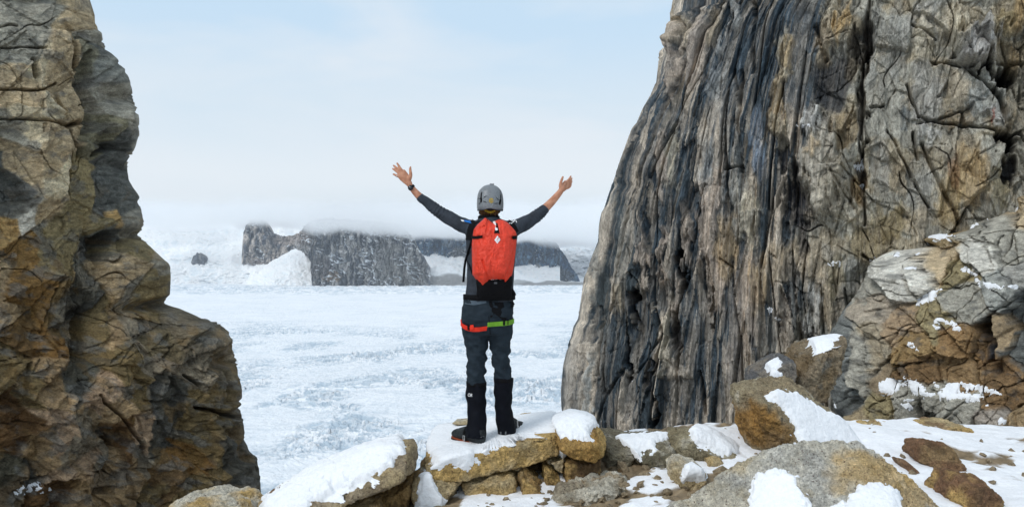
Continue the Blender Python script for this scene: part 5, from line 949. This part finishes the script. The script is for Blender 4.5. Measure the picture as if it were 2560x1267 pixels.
def boot(heel, toe, zs, name_side):
    """heel and toe are plan points, zs the height of the sole's underside"""
    h = np.array([*heel, 0.]); t = np.array([*toe, 0.]); ax = t - h; Ln = np.linalg.norm(ax); ax /= Ln; sd = np.array([ax[1], -ax[0], 0])
    def S(f, w, z0, z1): c = h + ax * f * Ln + Z3 * (zs + (z0 + z1) / 2); return (c, sd * w, Z3 * (z1 - z0) / 2)
    bm = bmesh.new(); loft(bm, [S(-.01, .024, .03, .11), S(.05, .038, .02, .13), (h + ax * .2 * Ln + Z3 * (zs + .09), sd * .042, Z3 * .075), S(.36, .042, .02, .15), S(.52, .045, .02, .118), S(.7, .050, .02, .098), S(.86, .046, .02, .086), S(.96, .032, .022, .07), S(1.0, .015, .03, .055)], 26, 2.4)
    limb(bm, [(h + ax * .2 * Ln + Z3 * (zs + .08), .034), (h + ax * .2 * Ln + Z3 * (zs + .2), .026)], round_end=False)
    b = fuse('boot', bm, .0045, M_BOOT, person, smooth=3, disp=wr(22, 22, 22, .003, 61))
    def outline(k): return [(-.03, .022), (.0, .034), (.08, .042), (.3, .040), (.5, .044), (.7, .053), (.85, .049), (.96, .034), (1.02, .014)]
    def slab_(name, z0, z1, g, mat):
        bm = bmesh.new(); O = outline(0); L_ = [h + ax * f * Ln + sd * (w + g) for f, w in O]; R_ = [h + ax * f * Ln - sd * (w + g) for f, w in O][::-1]; P = L_ + R_
        lo = [bm.verts.new(tuple(p + Z3 * (zs + z0))) for p in P]; hi = [bm.verts.new(tuple(p + Z3 * (zs + z1))) for p in P]
        n = len(P); [bm.faces.new((lo[i], lo[(i + 1) % n], hi[(i + 1) % n], hi[i])) for i in range(n)]; bm.faces.new(lo[::-1]); bm.faces.new(hi)
        bmesh.ops.bevel(bm, geom=[e for e in bm.edges], offset=.003, segments=2, affect='EDGES'); return plain(name, bm, mat, b)
    slab_('sole', 0, .020, .002, M_SOLE); slab_('rand', .0205, .028, .001, M_RAND)
    # instep strap with its metal buckle, laces
    bm = bmesh.new(); c = h + ax * .44 * Ln
    ring(bm, c + Z3 * (zs + .07), sd * .050, Z3 * .062, ax, .022, .004); plain('instep_strap', bm, M_BLK, b)
    for f in (.58, .66, .74):
        bm = bmesh.new(); q = h + ax * f * Ln + Z3 * (zs + .112 - (f - .58) * .12); limb(bm, [(q - sd * .018 + ax * .006, .0028), (q + Z3 * .004, .0028), (q + sd * .018 - ax * .006, .0028)], n=8); plain('lace', bm, M_GREYP, b)
    return b, h, ax, sd, Ln
def buckle(c, u, v, w, hgt, parent, name='buckle', r=.0028):
    bm = bmesh.new(); P = [c - u * w - v * hgt, c + u * w - v * hgt, c + u * w + v * hgt, c - u * w + v * hgt]
    for i in range(4): limb(bm, [(P[i], r), (P[(i + 1) % 4], r)], n=8, sub=1)
    return plain(name, bm, M_SILV, parent)
ZS = -1.332
bL, h_, ax_, sd_2, Ln_ = boot((-.200, 5.10), (-.418, 5.355), ZS, 'l')
q = h_ + ax_ * .42 * Ln_ - sd_2 * .056 + Z3 * (ZS + .055); buckle(np.array([q[0], q[1] - .004, q[2]]), ax_, Z3, .009, .014, bL)
bR, h_, ax_, sd_2, Ln_ = boot((-.045, 5.27), (.066, 5.57), -1.326, 'r')
q = h_ + ax_ * .35 * Ln_ + sd_2 * .052 + Z3 * (ZS + .07); buckle(q, ax_, Z3, .010, .022, bR); buckle(q + Z3 * .045 - ax_ * .01, ax_, Z3, .007, .016, bR)
tg = bvh(gl, gr)
text_on('logo', 'OR', 1170, 990, 11, 8, tg, M_WHT, gl, ang=.14)
sew('label_patch', [(1200, 1091), (1211, 1089), (1211, 1098), (1200, 1100)], tg, M_GREYP, gl); sew('label_patch', [(1250, 1078), (1266, 1077), (1266, 1085), (1251, 1086)], tg, M_GREYP, gr)
# harness
harness = bpy.data.objects.new('harness', None); COL.objects.link(harness); harness.parent = person
def thigh_band(cx, cy, inner, zoff, mat, lab):
    """webbing pulled snug round one thigh"""
    c = Vector(pp(cx, cy, 0)); bm = bmesh.new(); rows = []
    for k in range(64):
        a = 2 * math.pi * k / 64; d = Vector((math.cos(a), math.sin(a), 0)); z = zoff(a); row = []
        for hh in (-.0155, .0155):
            o = c + Vector((0, 0, z + hh)); hit = tt_.ray_cast(o + d * .35, -d, .35); r = (.35 - hit[3]) if hit[0] is not None else .08
            if d.x * inner > 0: r = min(r, 31 * PX / max(abs(d.x), .25))
            row += [o + d * (r + .002), o + d * (r + .007)]
        rows.append([bm.verts.new(q) for q in (row[0], row[1], row[3], row[2])])
    for k in range(64):
        r, s_ = rows[k], rows[(k + 1) % 64]
        for j in range(4): bm.faces.new((r[j], s_[j], s_[(j + 1) % 4], r[(j + 1) % 4]))
    o = plain('leg_loop', bm, mat, harness, smooth=False); o['label'] = lab; return o
lr = thigh_band(1188, 811, 1, lambda a: .018 - .042 * max(0, -math.sin(a)) ** 1.5, M_REDW, 'red webbing leg loop on the left thigh')
lg = thigh_band(1252, 805, -1, lambda a: .008 * math.cos(a), M_GRN, 'green webbing leg loop on the right thigh')
bm = bmesh.new(); ring(bm, pp(1223, 742, 0), X3 * 62.5 * PX, Y3 * .132, Z3, .040, .010); plain('waist_belt', bm, M_BLK, harness)
th = bvh(lr, lg, trousers)
sew('buckle', [(1169, 810), (1174, 811), (1175, 825), (1170, 824)], th, M_BLK, lr, off=.006); sew('webbing_tail', [(1176, 811), (1184, 810), (1185, 820), (1177, 825)], th, M_REDW, lr, off=.006, thick=.004)
sew('buckle', [(1257, 797), (1262, 796), (1262, 813), (1257, 813)], th, M_BLK, lg, off=.006); sew('buckle', [(1268, 796), (1270, 796), (1270, 812), (1268, 812)], th, M_BLK, lg, off=.006)
sew('rear_strap', [(1222, 748), (1256, 748), (1266, 797), (1262, 804), (1248, 792), (1236, 784), (1226, 796)], tt_, M_BLK, harness, off=.004)
ribbon('hanging_strap', [(1276, 752), (1280, 760), (1284, 766)], 4, tt_, M_BLK, harness, off=.012)
# helmet with its marks
bm = bmesh.new()
HC = pp(1225.5, 503, .005); rings = []
for t, w, dz in [(0, .93, -23.5), (.1, .985, -18), (.2, 1.0, -8), (.3, .985, 5), (.4, .93, 17), (.5, .83, 26), (.6, .66, 33), (.7, .46, 38), (.8, .25, 40.5), (.9, .08, 41.3)]:
    rings.append((HC + Z3 * dz * PX + Y3 * (.004 if dz > 0 else 0), X3 * .0935 * w, Y3 * .118 * w))
loft(bm, rings, 48, 2.35)
inner = None
helmet = plain('helmet', bm, M_HELM, person)
me = helmet.data
hb = bvh(helmet)
bm = bmesh.new(); ring(bm, HC - Z3 * 22.5 * PX, X3 * .0875, Y3 * .1105, Z3, .010, .004, n=48); plain('rim_edge', bm, M_BLK, helmet)
for pts, w in [([(1205, 480), (1203, 490), (1202.5, 500), (1203.5, 506)], 2.6), ([(1202.5, 494), (1203.5, 500), (1202.8, 505)], 4.4), ([(1209.5, 494), (1216, 490)], 1.8), ([(1208.5, 503), (1216, 506.5)], 1.8), ([(1241, 494.6), (1246.5, 500)], 1.8), ([(1251.5, 487), (1251.5, 500), (1249, 513)], 2.0), ([(1251, 499), (1249.5, 507), (1248.5, 511)], 4.6), ([(1236, 509.5), (1244, 508)], 1.6), ([(1195, 496), (1201, 497)], 1.4), ([(1198, 510), (1202, 505)], 1.4)]:
    ribbon('vent', pts, w, hb, M_BLK, helmet, off=.0012, sub=4, thick=.003)
th_ = [math.radians(a) for a in (-70, -30, 10, 50, 95, 140, 185, 225, 262)]
ribbon('logo', [(1227 - 5 * math.sin(a) + 1.0, 501.5 - 5.4 * math.cos(a)) for a in th_] , 1.8, hb, M_YEL, helmet, off=.002, sub=3)
ribbon('logo', [(1232.5, 499.5), (1228, 499), (1226, 501.5), (1228, 504), (1230, 502.5)], 1.5, hb, M_YEL, helmet, off=.002, sub=3)
bm = bmesh.new(); q = HC + Z3 * 41.5 * PX + X3 * .012
for dx in (-.011, 0, .011): ball(bm, q + X3 * dx + Z3 * .003, (.003, .006, .007), 6)
limb(bm, [(q - X3 * .012, .003), (q + X3 * .012, .003)], n=8); fuse('mount', bm, .0018, M_BLK, helmet, smooth=0)
# hair under the helmet
bm = bmesh.new(); loft(bm, [hsec(1224, y, w, d, .0) for y, w, d in [(508, 25, .085), (518, 27, .09), (527, 25.5, .083), (534, 23.5, .07), (540, 20.5, .058), (545, 14, .045)]], 26, 2.3)
def hw(V):
    x, y, z = V.T; return .006 * np.sin(x * 420 + 3 * fbm3(x * 12, y * 12, z * 8, 2, 5)) * sstep(520, 530, CY - z / y * F) + .008 * fbm3(x * 40, y * 40, z * 14, 3, 7)
hair = fuse('hair', bm, .0035, M_HAIR, person, smooth=1, disp=hw)
th2 = bvh(hair); ribbon('helmet_strap', [(1212, 524), (1217, 528), (1224, 531), (1232, 529.5), (1237, 526)], 4.5, th2, M_YEL, helmet, off=.003)
# sleeve marks, watch
ts = bvh(shirt)
sl = sew('sleeve_patch', [(1153, 540), (1160, 541), (1158.5, 551), (1151.5, 549.5)], ts, M_WHT, shirt, off=.004); sew('sleeve_patch', [(1160.3, 541), (1168, 543), (1174, 549), (1173, 552.5), (1158.8, 551)], ts, M_BLUE, shirt, off=.004)
ribbon('sleeve_mark', [(1286.5, 546.5), (1289.5, 551), (1291.5, 557)], 1.8, ts, M_WHT, shirt, off=.003, sub=2); text_on('sleeve_mark', 'R', 1277.5, 555, 7, 6.5, ts, M_WHT, shirt, ang=.12)
w0 = pp(1036, 478, .075); w1 = pp(1025, 464, .07); ax = w1 - w0; ax /= np.linalg.norm(ax); v = Y3 - ax * ax[1]; v /= np.linalg.norm(v); u = np.cross(v, ax); wc = pp(1028.5, 468.5, .072)
bm = bmesh.new(); ring(bm, wc, u * .0225, v * .0195, ax, .018, .004, n=28); watch = plain('watch', bm, M_BLK, person)
bm = bmesh.new(); bmesh.ops.create_cube(bm, size=1); bmesh.ops.bevel(bm, geom=list(bm.edges), offset=.14, segments=3, affect='EDGES')
Mx = Matrix([list(u * .030) + [0], list(v * .010) + [0], list(ax * .036) + [0], [0, 0, 0, 1]]).transposed(); c = wc - v * .0225 + u * -.006; Mx.translation = Vector(c); bm.transform(Mx); plain('watch_case', bm, cloth('watch_glass', (.01, .012, .016), rough=.15, amp=.05, dist=0.0001, spec=.6), watch)
rc = pp(993.5, 440, .074); bm = bmesh.new(); d = pp(988, 437.5, .079) - rc; d /= np.linalg.norm(d); v = Y3 - d * d[1]; v /= np.linalg.norm(v); ring(bm, rc, np.cross(v, d) * .0095, v * .0095, d, .005, .0015, n=20); plain('finger_ring', bm, M_SILV, person)
# ------------------------------------------------------------------ backpack
OUT = [(1213, 544), (1222, 550), (1231, 557), (1238, 552), (1247, 548.5), (1259, 550), (1270, 557), (1280, 568), (1289, 578), (1292, 588), (1291.5, 604), (1290, 620), (1286, 655), (1281, 684), (1274, 700), (1263, 716), (1258, 709), (1255, 703.5), (1240, 703.5), (1227, 704), (1216, 713), (1205, 722), (1194, 705), (1181, 686), (1180, 650), (1179.5, 610), (1181, 596), (1184, 574), (1193, 562), (1204, 552)]
def pack():
    O = np.array(OUT, float); d = np.r_[0, np.cumsum(np.linalg.norm(np.diff(np.vstack([O, O[:1]]), axis=0), axis=1))]; n = 260; t = np.linspace(0, d[-1], n, endpoint=False); Oc = np.vstack([O, O[:1]])
    P = np.stack([np.interp(t, d, Oc[:, 0]), np.interp(t, d, Oc[:, 1])], 1); c = np.array([1236, 625.]); m = 90; tt = np.sin(np.linspace(0, 1, m) * math.pi / 2)
    def sheet(sgn):
        Vs = []
        for r in tt:
            q = c + (P - c) * r; x, y = q[:, 0].astype(np.float32), q[:, 1].astype(np.float32)
            sdp = seg_sd(x, y, OUT); bul = np.sqrt(np.clip(1 - (1 - np.clip(sdp / 34, 0, 1)) ** 2, 0, 1))
            dep = -.135 - sgn * (.0 if sgn < 0 else (.12 + .04 * sstep(560, 660, y) * sstep(716, 680, y)) * bul)
            if sgn > 0:
                def cr(x0, y0, x1, y1, w, a):
                    vx, vy = x1 - x0, y1 - y0; k = np.clip(((x - x0) * vx + (y - y0) * vy) / (vx * vx + vy * vy), 0, 1); return a * np.exp(-(np.hypot(x - x0 - k * vx, y - y0 - k * vy) / w) ** 2)
                dep = dep + cr(1196, 600, 1206, 650, 3, .006) + cr(1206, 650, 1223, 704, 2.4, .012) + cr(1288, 625, 1258, 704, 2.4, .014) + cr(1186, 578, 1212, 566, 3.5, .014) + cr(1198, 562, 1196, 590, 3, .010) + cr(1222, 552, 1216, 580, 3, .010) + cr(1252, 552, 1256, 585, 3, .008) + cr(1180, 594, 1210, 594, 3, .008) + cr(1292, 594, 1272, 594, 3, .008) + cr(1212, 572, 1240, 588, 3, .005) + cr(1184, 640, 1200, 690, 3, .007) + cr(1246, 700, 1225, 640, 6, .004)
                dep = dep + .010 * fbm2(x / 16, y / 26, 3, 12) + .007 * np.abs(fbm2(x / 10, y / 10, 3, 15))
            dep = dep + 0 * y; Vs.append(np.array([pp(a, b, e) for a, b, e in zip(x, y, dep)]))
        V = np.concatenate(Vs); i = np.arange(m - 1)[:, None] * n + np.arange(n)[None]; j = np.arange(m - 1)[:, None] * n + (np.arange(n)[None] + 1) % n
        return V, np.stack([i, j, j + n, i + n], -1).reshape(-1, 4)
    Va, Fa = sheet(1); Vb, Fb = sheet(-1); Fb = Fb[:, ::-1] + len(Va)
    i = (m - 1) * n + np.arange(n); j = (m - 1) * n + (np.arange(n) + 1) % n; Fc = np.stack([i, j, j + len(Va), i + len(Va)], -1)
    return mesh_np('backpack', np.concatenate([Va, Vb]), np.concatenate([Fa, Fb, Fc]), M_RED)
bag = pack(); tag(bag, 'bright red climbing backpack with white diamond logo on the climber\'s back', 'backpack')
bm = bmesh.new(); loft(bm, [hsec(1236, y, w, d, o) for y, w, d, o in [(690, 44, .05, -.15), (705, 44, .055, -.16), (722, 42, .05, -.15), (738, 44, .04, -.13), (750, 38, .02, -.12)]], 30, 3); base_ = fuse('base_panel', bm, .006, M_BLK, bag, smooth=2, disp=wr(12, 12, 12, .006, 71))
tb = bvh(bag)
sew('zip', [(1216.5, 547.7), (1219, 550.6), (1212, 565), (1209.6, 563)], tb, M_BLK, bag)
sew('buckle_flap', [(1231, 557), (1243.5, 559), (1249.5, 583), (1236, 583)], tb, M_BLK, bag, off=.004); bf = sew('buckle', [(1233.5, 556), (1239, 555), (1244.5, 577), (1238.5, 578)], tb, M_WHT, bag, off=.008, thick=.004)
sew('logo', [(1236.5, 600), (1243.8, 589), (1246, 592), (1241, 600), (1245.5, 606.5), (1243.8, 609.5)], tb, M_WHT, bag, off=.003, thick=.002); sew('logo', [(1247, 593.5), (1251, 599), (1245.8, 606), (1242.2, 600.6)], tb, M_WHT, bag, off=.003, thick=.002)
sew('logo', [(1227.5, 698.6), (1228.8, 696.8), (1230, 698.6), (1228.8, 700.4)], tb, M_WHT, bag, off=.003, thick=.002)
text_on('lettering', 'Black Diamond', 1231.5, 700.2, 23.5, 3.4, tb, M_WHT, bag)
sew('label_tag', [(1235.5, 705), (1243, 705), (1243, 709), (1235.5, 709)], bvh(base_), M_GREYP, bag)
ribbon('compression_strap', [(1181, 593), (1190, 594), (1206, 592)], 8, tb, M_BLK, bag, off=.006, thick=.01); ribbon('compression_strap', [(1279.5, 593.5), (1286, 594), (1292, 593)], 9, tb, M_BLK, bag, off=.006, thick=.01)
sew('strap_tab', [(1290.5, 590), (1293.5, 590), (1293, 598), (1290, 598)], tb, M_WHT, bag, off=.008)
ribbon('shoulder_strap', [(1196, 548), (1184, 556), (1176, 575), (1172, 600)], 13, ts, M_BLK, bag, off=.006, thick=.012); ribbon('shoulder_strap', [(1256, 550), (1270, 556), (1283, 566), (1290, 580)], 12, ts, M_BLK, bag, off=.006, thick=.012)
def hang(name, pts, w, parent):
    bm = bmesh.new(); rows = []
    for x, y, d in pts: rows.append([bm.verts.new(tuple(pp(x - w / 2, y, d))), bm.verts.new(tuple(pp(x + w / 2, y, d + .004))), bm.verts.new(tuple(pp(x + w / 2, y, d + .009))), bm.verts.new(tuple(pp(x - w / 2, y, d + .005)))])
    for r, s_ in zip(rows, rows[1:]):
        for k in range(4): bm.faces.new((r[k], r[(k + 1) % 4], s_[(k + 1) % 4], s_[k]))
    bm.faces.new(rows[0]); bm.faces.new(rows[-1][::-1]); return plain(name, bm, M_BLK, parent)
hang('loose_strap', [(1180, 600, -.14), (1172, 625, -.10), (1164, 650, -.05), (1161, 670, -.05), (1158.5, 705, -.05)], 6, bag)
hang('side_strap', [(1166, 645, -.03), (1174, 665, -.1), (1181, 685, -.13)], 3.5, bag)
hang('hip_belt_tail', [(1278, 722, -.12), (1283, 730, -.1), (1286, 738, -.08)], 10, bag); hang('side_strap', [(1280, 692, -.13), (1279, 705, -.12), (1276, 720, -.11)], 3, bag)
